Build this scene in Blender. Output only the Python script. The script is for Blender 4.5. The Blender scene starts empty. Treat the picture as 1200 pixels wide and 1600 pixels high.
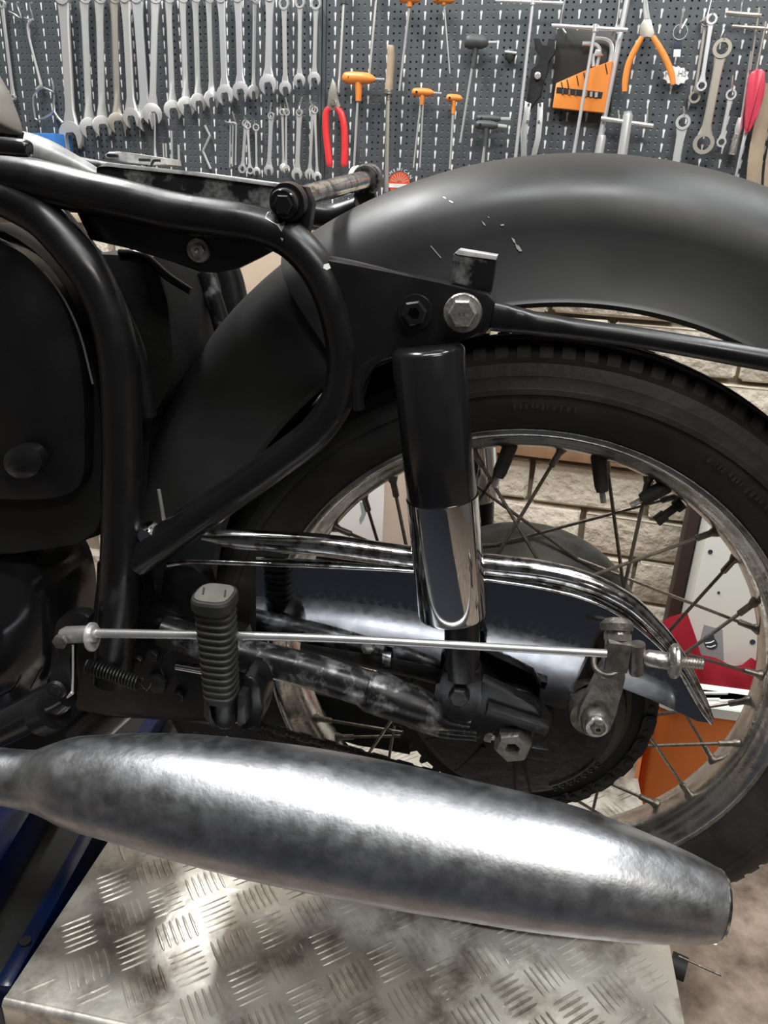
import bpy, bmesh, math, random
from mathutils import Vector, Matrix
random.seed(7)
S = bpy.context.scene
COL = S.collection
# ------------------------------------------------------------------ camera
F = 1200.0
CX = Vector((0.984, 0.1733, 0.0424)); CY = Vector((0.104, -0.3643, -0.9254)); CZ = Vector((-0.1449, 0.915, -0.3765))
CZ.normalize(); CX = (CX - CZ*CX.dot(CZ)).normalized(); CY = CZ.cross(CX)
CAM = Vector((-0.034, -0.6596, 0.7314))
cd = bpy.data.cameras.new('camera'); cd.sensor_fit = 'HORIZONTAL'; cd.sensor_width = 36.0; cd.lens = 36.0
cd.clip_start = 0.02; cd.clip_end = 50
co = bpy.data.objects.new('camera', cd); COL.objects.link(co)
m3 = Matrix((CX, -CY, -CZ)).transposed()
co.matrix_world = Matrix.Translation(CAM) @ m3.to_4x4()
S.camera = co
# ------------------------------------------------------------------ world, lamps, exposure
S.view_settings.view_transform = 'Standard'; S.view_settings.look = 'None'
S.view_settings.gamma = 1.0; S.view_settings.use_curve_mapping = False
S.view_settings.exposure = 0.25
W = bpy.data.worlds.new('world'); S.world = W; W.use_nodes = True
W.node_tree.nodes['Background'].inputs[0].default_value = (0.75, 0.82, 0.9, 1)
W.node_tree.nodes['Background'].inputs[1].default_value = 0.06
def lamp(name, loc, aim, sx, sy, power, colr=(1, .97, .92)):
    l = bpy.data.lights.new(name, 'AREA'); l.shape = 'RECTANGLE'; l.size = sx; l.size_y = sy
    l.energy = power; l.color = colr
    o = bpy.data.objects.new(name, l); COL.objects.link(o); o.location = loc
    o.rotation_euler = (Vector(aim)-Vector(loc)).to_track_quat('-Z', 'Y').to_euler()
    return o
lamp('ceiling_lamp', (-0.95, 0.38, 2.2), (-0.1, .5, 0.2), 1.2, 0.16, 36, (1, 1, 1))
lamp('ceiling_lamp', (0.75, 0.25, 2.2), (0.3, .3, 0.2), 1.2, 0.16, 16, (.95, .98, 1))
lamp('ceiling_lamp', (0.0, -0.75, 2.25), (-0.05, -.2, 0), 1.2, 0.2, 25, (.98, .99, 1))
lamp('ceiling_lamp', (0.9, -1.6, 2.2), (0, 0.4, 0.3), 1.0, 0.16, 15, (1, .96, .90))

# ------------------------------------------------------------------ pixel helpers (photo frame 1200x1600)
def ray(px, py): return CX*((px-600)/F) + CY*((py-800)/F) + CZ
def at(px, py, y):
    r = ray(px, py); return CAM + r*((y-CAM.y)/r.y)
def atz(px, py, z):
    r = ray(px, py); return CAM + r*((z-CAM.z)/r.z)
def depth(p): return (p-CAM).dot(CZ)
WA = math.radians(5)
UW = Vector((math.cos(WA), -math.sin(WA), 0)); NW = Vector((math.sin(WA), math.cos(WA), 0)); UP = Vector((0, 0, 1))
WD = 0.95
def wl(px, py, off=0.0):          # point `off` metres in front of the pegboard's face
    r = ray(px, py); return CAM + r*(((WD-off) - CAM.dot(NW))/r.dot(NW))
def wp(u, z, off=0.0): return UW*u + NW*(WD-off) + UP*z
def wuz(px, py, off=0.0):
    p = wl(px, py, off); return p.dot(UW), p.z

# ------------------------------------------------------------------ materials
def mat(name, col, rough=0.5, metal=0.0, var=0.0, vscale=20, bump=0.0, bscale=60, col2=None, rvar=0.0, coat=0.0, thr=None, bdist=0.002):
    m = bpy.data.materials.new(name); m.use_nodes = True
    nt = m.node_tree; b = nt.nodes['Principled BSDF']
    b.inputs['Base Color'].default_value = (*col, 1); b.inputs['Roughness'].default_value = rough
    b.inputs['Metallic'].default_value = metal
    if coat: b.inputs['Coat Weight'].default_value = coat; b.inputs['Coat Roughness'].default_value = 0.12
    tc = nt.nodes.new('ShaderNodeTexCoord')
    if var or col2:
        n = nt.nodes.new('ShaderNodeTexNoise'); n.inputs['Scale'].default_value = vscale; n.inputs['Detail'].default_value = 6
        n.inputs['Roughness'].default_value = 0.65
        nt.links.new(tc.outputs['Object'], n.inputs['Vector'])
        cr = nt.nodes.new('ShaderNodeValToRGB')
        lo, hi = thr or (0.35, 0.65)
        cr.color_ramp.elements[0].position = lo; cr.color_ramp.elements[1].position = hi
        a = col2 or tuple(c*(1-var) for c in col)
        c2 = col if col2 else tuple(min(1, c*(1+var)) for c in col)
        cr.color_ramp.elements[0].color = (*a, 1); cr.color_ramp.elements[1].color = (*c2, 1)
        nt.links.new(n.outputs['Fac'], cr.inputs['Fac']); nt.links.new(cr.outputs['Color'], b.inputs['Base Color'])
    if rvar:
        n2 = nt.nodes.new('ShaderNodeTexNoise'); n2.inputs['Scale'].default_value = vscale*1.7; n2.inputs['Detail'].default_value = 7
        nt.links.new(tc.outputs['Object'], n2.inputs['Vector'])
        mr = nt.nodes.new('ShaderNodeMapRange'); mr.inputs['From Min'].default_value = .35; mr.inputs['From Max'].default_value = .65
        mr.inputs['To Min'].default_value = max(0.02, rough-rvar); mr.inputs['To Max'].default_value = min(1, rough+rvar)
        nt.links.new(n2.outputs['Fac'], mr.inputs['Value']); nt.links.new(mr.outputs['Result'], b.inputs['Roughness'])
    if bump:
        n3 = nt.nodes.new('ShaderNodeTexNoise'); n3.inputs['Scale'].default_value = bscale; n3.inputs['Detail'].default_value = 8
        nt.links.new(tc.outputs['Object'], n3.inputs['Vector'])
        bp = nt.nodes.new('ShaderNodeBump'); bp.inputs['Strength'].default_value = bump; bp.inputs['Distance'].default_value = bdist
        nt.links.new(n3.outputs['Fac'], bp.inputs['Height']); nt.links.new(bp.outputs['Normal'], b.inputs['Normal'])
    return m
M = {}
M['black'] = mat('black frame enamel', (0.007, 0.007, 0.0075), 0.31, 0, bump=.15, bscale=40, rvar=.08)
M['satin'] = mat('black satin fender paint', (0.020, 0.021, 0.021), 0.44, 0, rvar=.06, vscale=9, bump=.08, bscale=30)
M['gloss'] = mat('black glossy enamel', (0.010, 0.010, 0.011), 0.18, 0, rvar=.06)
M['void'] = mat('matt black casting and dark filler', (0.005, 0.005, 0.005), 0.7, 0, bump=.4, bscale=90)  # also the black of bodies that fill in dark gaps
M['dusty'] = mat('dusty black casting', (0.022, 0.022, 0.021), 0.42, 0, col2=(.008, .008, .008), vscale=70, thr=(.45, .8), bump=.5, bscale=120)
M['chrome'] = mat('polished chrome', (0.72, 0.72, 0.73), 0.07, 1, rvar=.03, vscale=30)
M['guard'] = mat('dusty mirror chrome', (0.34, 0.35, 0.37), 0.07, 1, rvar=.05, vscale=120)
M['lip'] = mat('scuffed chrome', (0.80, 0.80, 0.80), 0.16, 1, col2=(.25, .22, .20), vscale=90, thr=(.38, .52), rvar=.08)
M['rim'] = mat('rim chrome with rust film', (0.66, 0.65, 0.63), 0.2, .95, col2=(.38, .36, .33), vscale=28, thr=(.32, .52), rvar=.1, bump=.15, bscale=150)
M['muffler'] = mat('oxidised chrome', (0.60, 0.615, 0.64), 0.38, 1, col2=(.42, .43, .45), vscale=48, thr=(.30, .62), rvar=.05, bump=.10, bscale=300)
M['rod'] = mat('brushed galvanised rod', (0.74, 0.74, 0.72), 0.35, .85, var=.1, vscale=60)
M['zinc'] = mat('dull zinc bolt', (0.50, 0.48, 0.44), 0.36, .9, var=.25, vscale=150, bump=.3, bscale=300)
M['olddull'] = mat('old dull steel', (0.22, 0.20, 0.175), 0.42, .8, var=.35, vscale=130, bump=.4, bscale=200)
M['seam'] = mat('pale seam reflection', (.30, .30, .30), .35, .6)  # reflected light along the cover seam, put into a pale base colour
M['rubber'] = mat('black rubber', (0.020, 0.020, 0.018), 0.62, 0, var=.3, vscale=60)
M['tyre'] = mat('dusty tyre rubber', (0.034, 0.031, 0.027), 0.58, 0, col2=(.011, .011, .010), vscale=16, thr=(.4, .7), bump=.3, bscale=120)
M['hubm'] = mat('grey green dusty drum', (.13, .13, .11), .5, 0, col2=(.05, .05, .045), vscale=14, thr=(.35, .65), bump=.3, bscale=80)
M['scuff_glare'] = mat('scuffed metal and painted glare', (.80, .80, .78), .38, .6, col2=(.35, .34, .32), vscale=60, thr=(.3, .5))  # bare metal wear; on the seat channel top it paints glare
M['grey_highlight'] = mat('worn paint with grey highlight', (.34, .34, .34), .4, .3, col2=(.09, .09, .09), vscale=22, thr=(.35, .6))  # lighter grey paints the highlight along the seat rail
M['worn'] = mat('worn black paint on steel', (0.40, 0.40, 0.40), 0.35, .5, col2=(.016, .016, .016), vscale=38, thr=(.50, .74), rvar=.1)
M['spoke'] = mat('tarnished spoke steel', (0.22, 0.19, 0.16), 0.4, .85, var=.3, vscale=200)
M['plate'] = mat('tread plate aluminium', (0.86, 0.83, 0.75), 0.36, .65, col2=(.30, .26, .21), vscale=15, thr=(.33, .52), rvar=.1, bump=.25, bscale=90)
M['blue'] = mat('blue enamel', (0.002, 0.009, 0.045), 0.25, 0, bump=.2, bscale=40)
M['darkred'] = mat('dark red enamel', (0.10, 0.010, 0.012), 0.4)
M['board'] = mat('grey pegboard enamel', (0.080, 0.092, 0.100), 0.45, 0.1, var=.06, vscale=8)
M['white'] = mat('white paint', (0.80, 0.80, 0.76), 0.6, 0, bump=.2, bscale=30)
M['steel'] = mat('satin chrome tool steel', (0.78, 0.78, 0.76), 0.33, .62)
M['bright'] = mat('bright plated tool steel', (0.88, 0.89, 0.90), 0.35, .7)
M['brown'] = mat('bronzed tool steel', (0.55, 0.51, 0.44), 0.38, .75)
M['wire'] = mat('zinc wire', (0.66, 0.66, 0.64), 0.35, .8)
M['orange'] = mat('orange plastic', (0.82, 0.27, 0.05), 0.4)
M['orange2'] = mat('orange bucket plastic', (0.78, 0.20, 0.035), 0.42, var=.06, vscale=6)
M['red'] = mat('red grip plastic', (0.72, 0.045, 0.05), 0.35)
M['grip'] = mat('dark grey grip rubber', (0.07, 0.075, 0.075), 0.5)
M['wood'] = mat('worn wood handle', (0.42, 0.32, 0.22), 0.6, 0, var=.15, vscale=40)
M['plank'] = mat('brown stained wood', (0.30, 0.17, 0.09), 0.6, 0, var=.25, vscale=12)
M['brickm'] = mat('cream painted rough brick', (0.74, 0.67, 0.55), 0.85, 0, col2=(.58, .51, .41), vscale=22, thr=(.3, .6), bump=1.0, bscale=45, bdist=.012)
M['mortar'] = mat('brown mortar', (0.34, 0.29, 0.23), 0.9, 0, bump=.8, bscale=60)  # plain dull brown for the joints
M['concrete'] = mat('stained concrete floor', (0.42, 0.34, 0.27), 0.75, 0, col2=(.13, .095, .07), vscale=14, thr=(.36, .66), bump=.4, bscale=60)
M['cream'] = mat('grey plaster', (0.20, 0.20, 0.19), 0.85, 0, bump=.3, bscale=25)
M['ceiling'] = mat('pale ceiling', (0.62, 0.62, 0.60), 0.9)
M['darkwall'] = mat('dark grey wall', (0.06, 0.065, 0.075), 0.8)
M['cardboard'] = mat('beige board', (0.60, 0.48, 0.36), 0.7, 0, var=.06, vscale=10)
M['applw'] = mat('white appliance enamel', (0.74, 0.76, 0.70), 0.35)
M['label'] = mat('grey label', (0.30, 0.33, 0.34), 0.5)
M['navy'] = mat('navy print', (0.03, 0.045, 0.07), 0.5)
M['cloth'] = mat('crimson cloth', (0.55, 0.03, 0.06), 0.8, 0, bump=.5, bscale=40)
M['purple'] = mat('violet plastic', (0.10, 0.07, 0.36), 0.35)
M['sticker'] = mat('orange red sticker', (0.70, 0.10, 0.03), 0.5)
M['paper'] = mat('white paper', (0.85, 0.84, 0.82), 0.7)
M['tan'] = mat('tan leather', (0.34, 0.26, 0.18), 0.6, 0, var=.12, vscale=20)
M['smoke'] = mat('smoked plastic', (0.03, 0.03, 0.028), 0.3)
M['pink'] = mat('crimson translucent plastic', (0.62, 0.06, 0.10), 0.3)
M['greyseat'] = mat('grey brown vinyl', (0.20, 0.18, 0.16), 0.4, 0, var=.2, vscale=10)
M['embossed'] = mat('grey moulded rubber', (0.12, 0.115, 0.10), 0.55, 0, var=.15, vscale=60)

# ------------------------------------------------------------------ objects
def mk(name, bm, m, parent=None, smooth=True, label=None, cat=None, group=None, kind=None, angle=40):
    bmesh.ops.recalc_face_normals(bm, faces=bm.faces[:])
    me = bpy.data.meshes.new(name); bm.to_mesh(me); bm.free()
    if isinstance(m, str): m = M[m]
    me.materials.append(m)
    if smooth:
        me.shade_smooth()
        try: me.set_sharp_from_angle(angle=math.radians(angle))
        except Exception: pass
    o = bpy.data.objects.new(name, me); COL.objects.link(o)
    if parent is not None:
        o.parent = parent; o.matrix_parent_inverse = parent.matrix_world.inverted() if parent.type != 'EMPTY' else Matrix.Translation(-parent.location)
    tag(o, label, cat, group, kind)
    return o
def tag(o, label=None, cat=None, group=None, kind=None):
    if label: o['label'] = label
    if cat: o['category'] = cat
    if group: o['group'] = group
    if kind: o['kind'] = kind
    return o
def empty(name, loc, label, cat, group=None):
    o = bpy.data.objects.new(name, None); COL.objects.link(o); o.location = loc; o.empty_display_size = .05
    return tag(o, label, cat, group)
def B(): return bmesh.new()

def resample(pts, n):
    # pts: list of (Vector, r) ; Catmull-Rom
    if len(pts) < 3 or n <= 1: return pts
    P = [(p.copy(), r) for p, r in pts]
    P = [(P[0][0]*2-P[1][0], P[0][1])] + P + [(P[-1][0]*2-P[-2][0], P[-1][1])]
    out = []
    for i in range(1, len(P)-2):
        for k in range(n):
            t = k/n
            def cr(a, b, c, d): return 0.5*((2*b)+(c-a)*t+(2*a-5*b+4*c-d)*t*t+(3*b-a-3*c+d)*t*t*t)
            out.append((cr(P[i-1][0], P[i][0], P[i+1][0], P[i+2][0]), cr(P[i-1][1], P[i][1], P[i+1][1], P[i+2][1])))
    out.append(P[-2]); return out
def tube(bm, pts, seg=14, sub=5, caps=True, flat=None, flatdir=None):
    """pts: [(Vector, radius)], optional flat factor along flatdir"""
    P = resample(pts, sub)
    rings = []; prev = None
    for i, (p, r) in enumerate(P):
        a = P[max(0, i-1)][0]; b = P[min(len(P)-1, i+1)][0]
        t = (b-a).normalized()
        if prev is None:
            up = Vector((0, 0, 1)) if abs(t.z) < .9 else Vector((0, 1, 0))
            n = (up - t*up.dot(t)).normalized()
        else:
            n = (prev - t*prev.dot(t)).normalized()
        prev = n; bn = t.cross(n)
        ring = []
        for k in range(seg):
            an = 2*math.pi*k/seg
            off = (n*math.cos(an)+bn*math.sin(an))*r
            if flat is not None and flatdir is not None:
                f = flat[i*len(flat)//len(P)] if isinstance(flat, (list, tuple)) else flat
                off = off - flatdir*off.dot(flatdir)*(1-f)
            ring.append(bm.verts.new(p+off))
        rings.append(ring)
    for i in range(len(rings)-1):
        for k in range(seg):
            bm.faces.new((rings[i][k], rings[i][(k+1) % seg], rings[i+1][(k+1) % seg], rings[i+1][k]))
    if caps: bm.faces.new(rings[0][::-1]); bm.faces.new(rings[-1])
    return bm
def cyl(bm, a, b, r, r2=None, seg=16, caps=True):
    return tube(bm, [(Vector(a), r), (Vector(b), r if r2 is None else r2)], seg=seg, sub=1, caps=caps)
def ptube(bm, lst, y, seg=14, sub=5, mirror=False, **k):
    """lst of (px,py,width px[,y]) -> tube on plane y"""
    pts = []
    for q in lst:
        yy = q[3] if len(q) > 3 else y
        p = at(q[0], q[1], yy); r = q[2]*depth(p)/(2*F)
        if mirror: p = Vector((p.x, -p.y, p.z))
        pts.append((p, r))
    return tube(bm, pts, seg=seg, sub=sub, **k)
def frame_of(axis):
    a = Vector(axis).normalized()
    u = Vector((1, 0, 0)) if abs(a.x) < .9 else Vector((0, 0, 1))
    u = (u - a*u.dot(a)).normalized(); return u, a.cross(u), a
def lathe(bm, prof, origin, axis, seg=32, closed=False, arc=None):
    """prof: [(r, h)] revolved about axis through origin"""
    u, v, a = frame_of(axis); O = Vector(origin); rings = []
    for k in range(seg):
        an = 2*math.pi*k/seg
        d = u*math.cos(an)+v*math.sin(an)
        rings.append([bm.verts.new(O + d*r + a*h) for r, h in prof])
    n = len(prof)
    for k in range(seg):
        A = rings[k]; C = rings[(k+1) % seg]
        for i in range(n if closed else n-1):
            j = (i+1) % n
            bm.faces.new((A[i], A[j], C[j], C[i]))
    bmesh.ops.remove_doubles(bm, verts=bm.verts[:], dist=1e-7)
    return bm
def hexa(bm, c, axis, r, h, chamfer=.15, n=6, rot=0.0, hole=0.0):
    """hex head standing h along axis from c, across-corner radius r"""
    u, v, a = frame_of(axis); c = Vector(c); rings = []
    prof = [(r, 0), (r, h*(1-chamfer)), (r*.86, h)]
    if hole: prof += [(hole, h), (hole*.9, h*.3), (0.0001, h*.3)]
    else: prof += [(0.0001, h)]
    for rr, hh in prof:
        rings.append([bm.verts.new(c + (u*math.cos(2*math.pi*k/n+rot)+v*math.sin(2*math.pi*k/n+rot))*rr + a*hh) for k in range(n)])
    for i in range(len(rings)-1):
        for k in range(n): bm.faces.new((rings[i][k], rings[i][(k+1) % n], rings[i+1][(k+1) % n], rings[i+1][k]))
    bm.faces.new(rings[0][::-1])
    bmesh.ops.remove_doubles(bm, verts=bm.verts[:], dist=1e-6)
    return bm
def prism(bm, front, offset, bev=0.0, seg=2):
    """front: list of Vectors (planar polygon); offset Vector"""
    f = bm.faces.new([bm.verts.new(p) for p in front])
    bk = bm.faces.new([bm.verts.new(p+offset) for p in front][::-1])
    n = len(front); fv = f.verts[:]; bv = bk.verts[:][::-1]
    sides = []
    for i in range(n): sides.append(bm.faces.new((fv[i], fv[(i+1) % n], bv[(i+1) % n], bv[i])))
    if bev:
        es = set(f.edges[:]) | set(bk.edges[:])
        try: bmesh.ops.bevel(bm, geom=list(es), offset=bev, segments=seg, affect='EDGES', profile=.6)
        except Exception: pass
    return bm
def plate(bm, pix, y, th, bev=0.001, smoothn=0):
    pts = [at(a, b, y) for a, b in pix]
    if smoothn: pts = smooth_loop(pts, smoothn)
    return prism(bm, pts, Vector((0, th, 0)), bev)
def smooth_loop(pts, n):
    out = []; L = len(pts)
    for i in range(L):
        a, b, c, d = pts[(i-1) % L], pts[i], pts[(i+1) % L], pts[(i+2) % L]
        for k in range(n):
            t = k/n; out.append(0.5*((2*b)+(c-a)*t+(2*a-5*b+4*c-d)*t*t+(3*b-a-3*c+d)*t*t*t))
    return out
def box(bm, c, sx, sy, sz, ex=Vector((1, 0, 0)), ey=Vector((0, 1, 0)), ez=Vector((0, 0, 1)), bev=0.0):
    c = Vector(c); vs = []
    for i in (-.5, .5):
        for j in (-.5, .5):
            for k in (-.5, .5): vs.append(bm.verts.new(c + ex*sx*i + ey*sy*j + ez*sz*k))
    fs = [(0, 1, 3, 2), (4, 6, 7, 5), (0, 4, 5, 1), (2, 3, 7, 6), (0, 2, 6, 4), (1, 5, 7, 3)]
    F_ = [bm.faces.new([vs[q] for q in f]) for f in fs]
    if bev:
        es = set()
        for f in F_: es |= set(f.edges[:])
        bmesh.ops.bevel(bm, geom=list(es), offset=bev, segments=2, affect='EDGES', profile=.6)
    return bm
def pillow(bm, pts, direction, h, n=6, rim=.012, power=2.2):
    """domed cover: outline pts (planar), bulging by h along direction; `rim` straight wall first"""
    c = sum(pts, Vector())/len(pts); d = Vector(direction).normalized(); rings = []
    rings.append([bm.verts.new(p - d*rim) for p in pts])
    for i in range(n+1):
        t = i/(n+.0)
        s = 1 - t*.985
        hh = h*(1-(1-t)**power)
        rings.append([bm.verts.new(c+(p-c)*s + d*hh) for p in pts])
    L = len(pts)
    for i in range(len(rings)-1):
        for k in range(L): bm.faces.new((rings[i][k], rings[i][(k+1) % L], rings[i+1][(k+1) % L], rings[i+1][k]))
    bm.faces.new(rings[-1]); bm.faces.new(rings[0][::-1])
    return bm
def text_mesh(name, s, size, origin, ux, uy, m, parent=None, th=.0004, spacing=1.0, **kw):
    cu = bpy.data.curves.new(name, 'FONT'); cu.body = s; cu.size = size; cu.extrude = th; cu.align_x = 'CENTER'; cu.align_y = 'CENTER'
    cu.space_character = spacing; cu.resolution_u = 2
    tmp = bpy.data.objects.new(name, cu); COL.objects.link(tmp)
    bpy.context.view_layer.update()
    me = bpy.data.meshes.new_from_object(tmp.evaluated_get(bpy.context.evaluated_depsgraph_get()))
    bpy.data.objects.remove(tmp)
    ux = Vector(ux).normalized(); uy = Vector(uy).normalized(); uz = ux.cross(uy)
    mt = Matrix((ux, uy, uz)).transposed().to_4x4(); mt.translation = Vector(origin)
    me.transform(mt); me.materials.clear(); me.materials.append(M[m])
    o = bpy.data.objects.new(name, me); COL.objects.link(o)
    if parent is not None: o.parent = parent; o.matrix_parent_inverse = Matrix.Translation(-parent.location) if parent.type == 'EMPTY' else parent.matrix_world.inverted()
    tag(o, **kw); return o
YN = Vector((0, -1, 0))   # towards the photographer
# ================================================================== the setting
FZ = -0.22
b = B(); box(b, (0.3, -0.2, FZ-.05), 6, 6, .1); mk('floor', b, 'concrete', kind='structure', smooth=False)
b = B(); box(b, (0, -.4, 2.4), 6.4, 5.2, .1); mk('ceiling', b, 'ceiling', kind='structure', smooth=False)
b = B(); box(b, (-2.9, -.6, .95), .1, 4.4, 2.8); mk('wall_left', b, 'cream', kind='structure', smooth=False)
b = B(); box(b, (3.0, -.6, .95), .1, 4.4, 2.8); mk('wall_right', b, 'cream', kind='structure', smooth=False)
b = B(); box(b, (0, -2.85, .95), 6, .1, 2.8); mk('wall_front', b, 'darkwall', kind='structure', smooth=False)
b = B(); box(b, wp(-.1, .95, -.075), 5.6, .06, 2.8, UW, NW, UP); wall = mk('wall_back', b, 'mortar', kind='structure', smooth=False)
b = B(); box(b, (-.3, -1.45, FZ+.004), 2.2, 1.9, .008, bev=.002); mk('reflection_mat', b, mat('unseen dark mat', (.018, .021, .030), .7), label='unseen dark mat added out of view to darken the chrome reflections', cat='mat')  # unseen mat added so the chrome reflects something dark
# rough painted bricks, one by one, where the photograph shows them
def brick_bm(w, h, d, seed):
    rr = random.Random(seed); bm = B(); box(bm, (0, 0, 0), w, d, h, bev=.006)
    for v in bm.verts: v.co += Vector((rr.uniform(-1, 1), rr.uniform(-1, 1), rr.uniform(-1, 1)))*.0035
    return bm
protos = []
for k in range(4):
    me = bpy.data.meshes.new('brick'); bm = brick_bm(.235, .093, .05, k); bm.to_mesh(me); bm.free(); me.materials.append(M['brickm']); me.shade_smooth()
    me.set_sharp_from_angle(angle=math.radians(35)); protos.append(me)
z0 = .126
for row in range(-4, 5):
    for c in range(-5, 5):
        u = c*.248 + (.124 if row % 2 else 0) + .07; z = z0 + .0485 + row*.102
        if z > .60: continue
        o = bpy.data.objects.new('brick', protos[random.randrange(4)]); COL.objects.link(o)
        o.parent = wall
        o.matrix_basis = Matrix.Translation(wp(u, z, -.035+random.uniform(-.003, .004))) @ Matrix.Rotation(-WA, 4, 'Z') @ Matrix.Rotation(random.uniform(-.012, .012), 4, 'Y')
# wooden batten below the pegboard
b = B(); box(b, wp(.0, .262, .0), 2.3, .035, .05, UW, NW, UP, bev=.003); mk('trim_1', b, 'plank', kind='structure')

# ---- perforated steel pegboards
PITCH = .01155
ZB = .690; ZT = 1.16
def panel(u0, ncols, name, label):
    bm = B(); nr = int((ZT-ZB)/PITCH); vc = {}
    th = .0012
    def V(x, z):
        k = (round(x, 6), round(z, 6))
        if k not in vc: vc[k] = bm.verts.new(wp(x, z, 0))
        return vc[k]
    def ring(outer, inner):
        n = len(outer)
        for i in range(n):
            try: bm.faces.new((outer[i], outer[(i+1) % n], inner[(i+1) % n], inner[i]))
            except ValueError: pass
        # short wall of the hole
        back = [bm.verts.new(v.co + NW*th) for v in inner]
        for i in range(n): bm.faces.new((inner[i], inner[(i+1) % n], back[(i+1) % n], back[i]))
    p = PITCH
    for c in range(ncols):
        x = u0 + c*p
        if c % 3 == 1:      # keyhole slots, one every two rows
            for r in range(0, nr-1, 2):
                z = ZB + r*p; cx = x+p/2
                O = [V(x, z), V(x+p/2, z), V(x+p, z), V(x+p, z+p), V(x+p, z+2*p), V(x+p/2, z+2*p), V(x, z+2*p), V(x, z+p)]
                sh = [(-.0013, .0042), (0, .0034), (.0013, .0042), (.0016, .0120), (.0027, .0172), (0, .0200), (-.0027, .0172), (-.0016, .0120)]
                I = [bm.verts.new(wp(cx+a, z+d, 0)) for a, d in sh]
                ring(O, I)
        else:
            for r in range(nr - nr % 2):
                z = ZB + r*p
                O = [V(x, z), V(x+p, z), V(x+p, z+p), V(x, z+p)]
                # split each side once so both neighbours agree only at corners of the slot columns
                cx, cz = x+p/2, z+p/2; rr = .0024
                I = [bm.verts.new(wp(cx+rr*math.cos(a), cz+rr*math.sin(a), 0)) for a in [math.radians(-135+90*q) for q in range(4)]]
                ring(O, I)
    u1 = u0+ncols*p; zt = ZB+(nr-nr % 2)*p
    o = mk(name, bm, 'board', smooth=False)
    tag(o, label, 'pegboard', 'perforated steel tool panels')
    # folded edge flanges, a part each side
    for uu in (u0-.0035, u1+.0035):
        b2 = B(); box(b2, wp(uu, (ZB+zt)/2, -.004), .006, .014, zt-ZB, UW, NW, UP, bev=.0012); mk('folded_edge', b2, 'board', o)
    b2 = B(); box(b2, wp((u0+u1)/2, ZB-.003, -.004), u1-u0, .012, .006, UW, NW, UP, bev=.001); mk('folded_edge', b2, 'board', o)
    return u1
us = wuz(503, 150)[0]
ncl = 78
panel(us-.0075-ncl*PITCH, ncl, 'pegboard', 'grey perforated steel panel behind the long row of hanging wrenches')
panel(us+.0075, 84, 'pegboard', 'grey perforated steel panel behind the orange handled tools and pliers')
# white sheet right behind the perforated steel, its colour dark in random patches
mb = mat('whitewashed backing', (.92, .93, .90), .7, 0, col2=(.04, .045, .05), vscale=5.5, thr=(.47, .51))
b = B(); box(b, wp(-.33, (ZB+ZT)/2, -.0068), 2.0, .008, ZT-ZB, UW, NW, UP); mk('trim_2', b, mb, kind='structure', smooth=False)
# strips of plain white wall behind each slot column
b = B()
for u0, n in ((us-.0075-ncl*PITCH, ncl), (us+.0075, 84)):
    for c in range(1, n, 3):
        box(b, wp(u0+(c+.5)*PITCH, (ZB+ZT)/2, -.0018), .0062, .0008, ZT-ZB-.01, UW, NW, UP)
mk('trim_3', b, mat('bright backing strip', (1., 1., .97), .6), kind='structure', smooth=False)

# ================================================================== lift table
tab = empty('lift_table', (-.1, 0, 0), 'aluminium tread plate lift table under the motorcycle with worn raised bars', 'lift table')
TX0, TX1, TY0, TY1 = -.455, .198, -.213, .245
b = B(); box(b, ((TX0+TX1)/2, (TY0+TY1)/2, -.002), TX1-TX0, TY1-TY0, .004, bev=.0012); top = mk('deck', b, 'plate', tab)
b = B(); cyl(b, (TX0, TY0, -.006), (TX1, TY0, -.006), .0062, seg=12); box(b, ((TX0+TX1)/2, TY0-.004, -.022), TX1-TX0, .004, .03, bev=.001); mk('front_edge', b, 'plate', tab)
# five-bar tread, joined as one part
b = B(); c45 = math.cos(math.radians(40)); s45 = math.sin(math.radians(40)); cell = .0455
def bar(bm, cx, cy, ang, L, w, h):
    ca, sa = math.cos(ang), math.sin(ang); rows = []
    for t, ww, hh in ((-1, .12, 0), (-.8, .8, .75), (0, 1, 1), (.8, .8, .75), (1, .12, 0)):
        x, y_ = t*L/2, 0
        r = []
        for s, z in ((-1, 0), (-.35, hh), (.35, hh), (1, 0)):
            xx, yy = x, s*w/2*ww
            r.append(bm.verts.new((cx+xx*ca-yy*sa, cy+xx*sa+yy*ca, z*h)))
        rows.append(r)
    for i in range(4):
        for k in range(3): bm.faces.new((rows[i][k], rows[i+1][k], rows[i+1][k+1], rows[i][k+1]))
for i in range(-12, 13):
    for j in range(-12, 13):
        u, v = i*cell, j*cell
        cx = -.12 + u*c45 - v*s45; cy = .0 + u*s45 + v*c45
        A = math.radians(40) + (0 if (i+j) % 2 else math.pi/2)
        for k in range(-2, 4):
            q = (k-.5)*.0072
            bx = cx - math.sin(A)*q; by = cy + math.cos(A)*q
            if TX0+.02 < bx < TX1-.014 and TY0+.012 < by < TY1-.014:
                bar(b, bx, by, A, .034, .0036, .0013)
mk('raised_bars', b, 'plate', tab, kind='stuff')
b = B(); box(b, ((TX0+TX1)/2, (TY0+TY1)/2+.02, -.045), TX1-TX0-.02, TY1-TY0-.04, .07, bev=.004); mk('under_frame', b, 'darkred', tab)
b = B(); box(b, ((TX0+TX1)/2+.02, .05, FZ+.01), .6, .34, .02, bev=.003); mk('base_frame', b, 'darkred', tab)
for s in (-1, 1):
    b = B(); tube(b, [(Vector((-.1-.24*s, .2 if s > 0 else -.1, FZ+.03)), .014), (Vector((-.1+.24*s, .2 if s > 0 else -.1, -.09)), .014)], seg=8, sub=1); mk('scissor_arm', b, 'darkred', tab)
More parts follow.
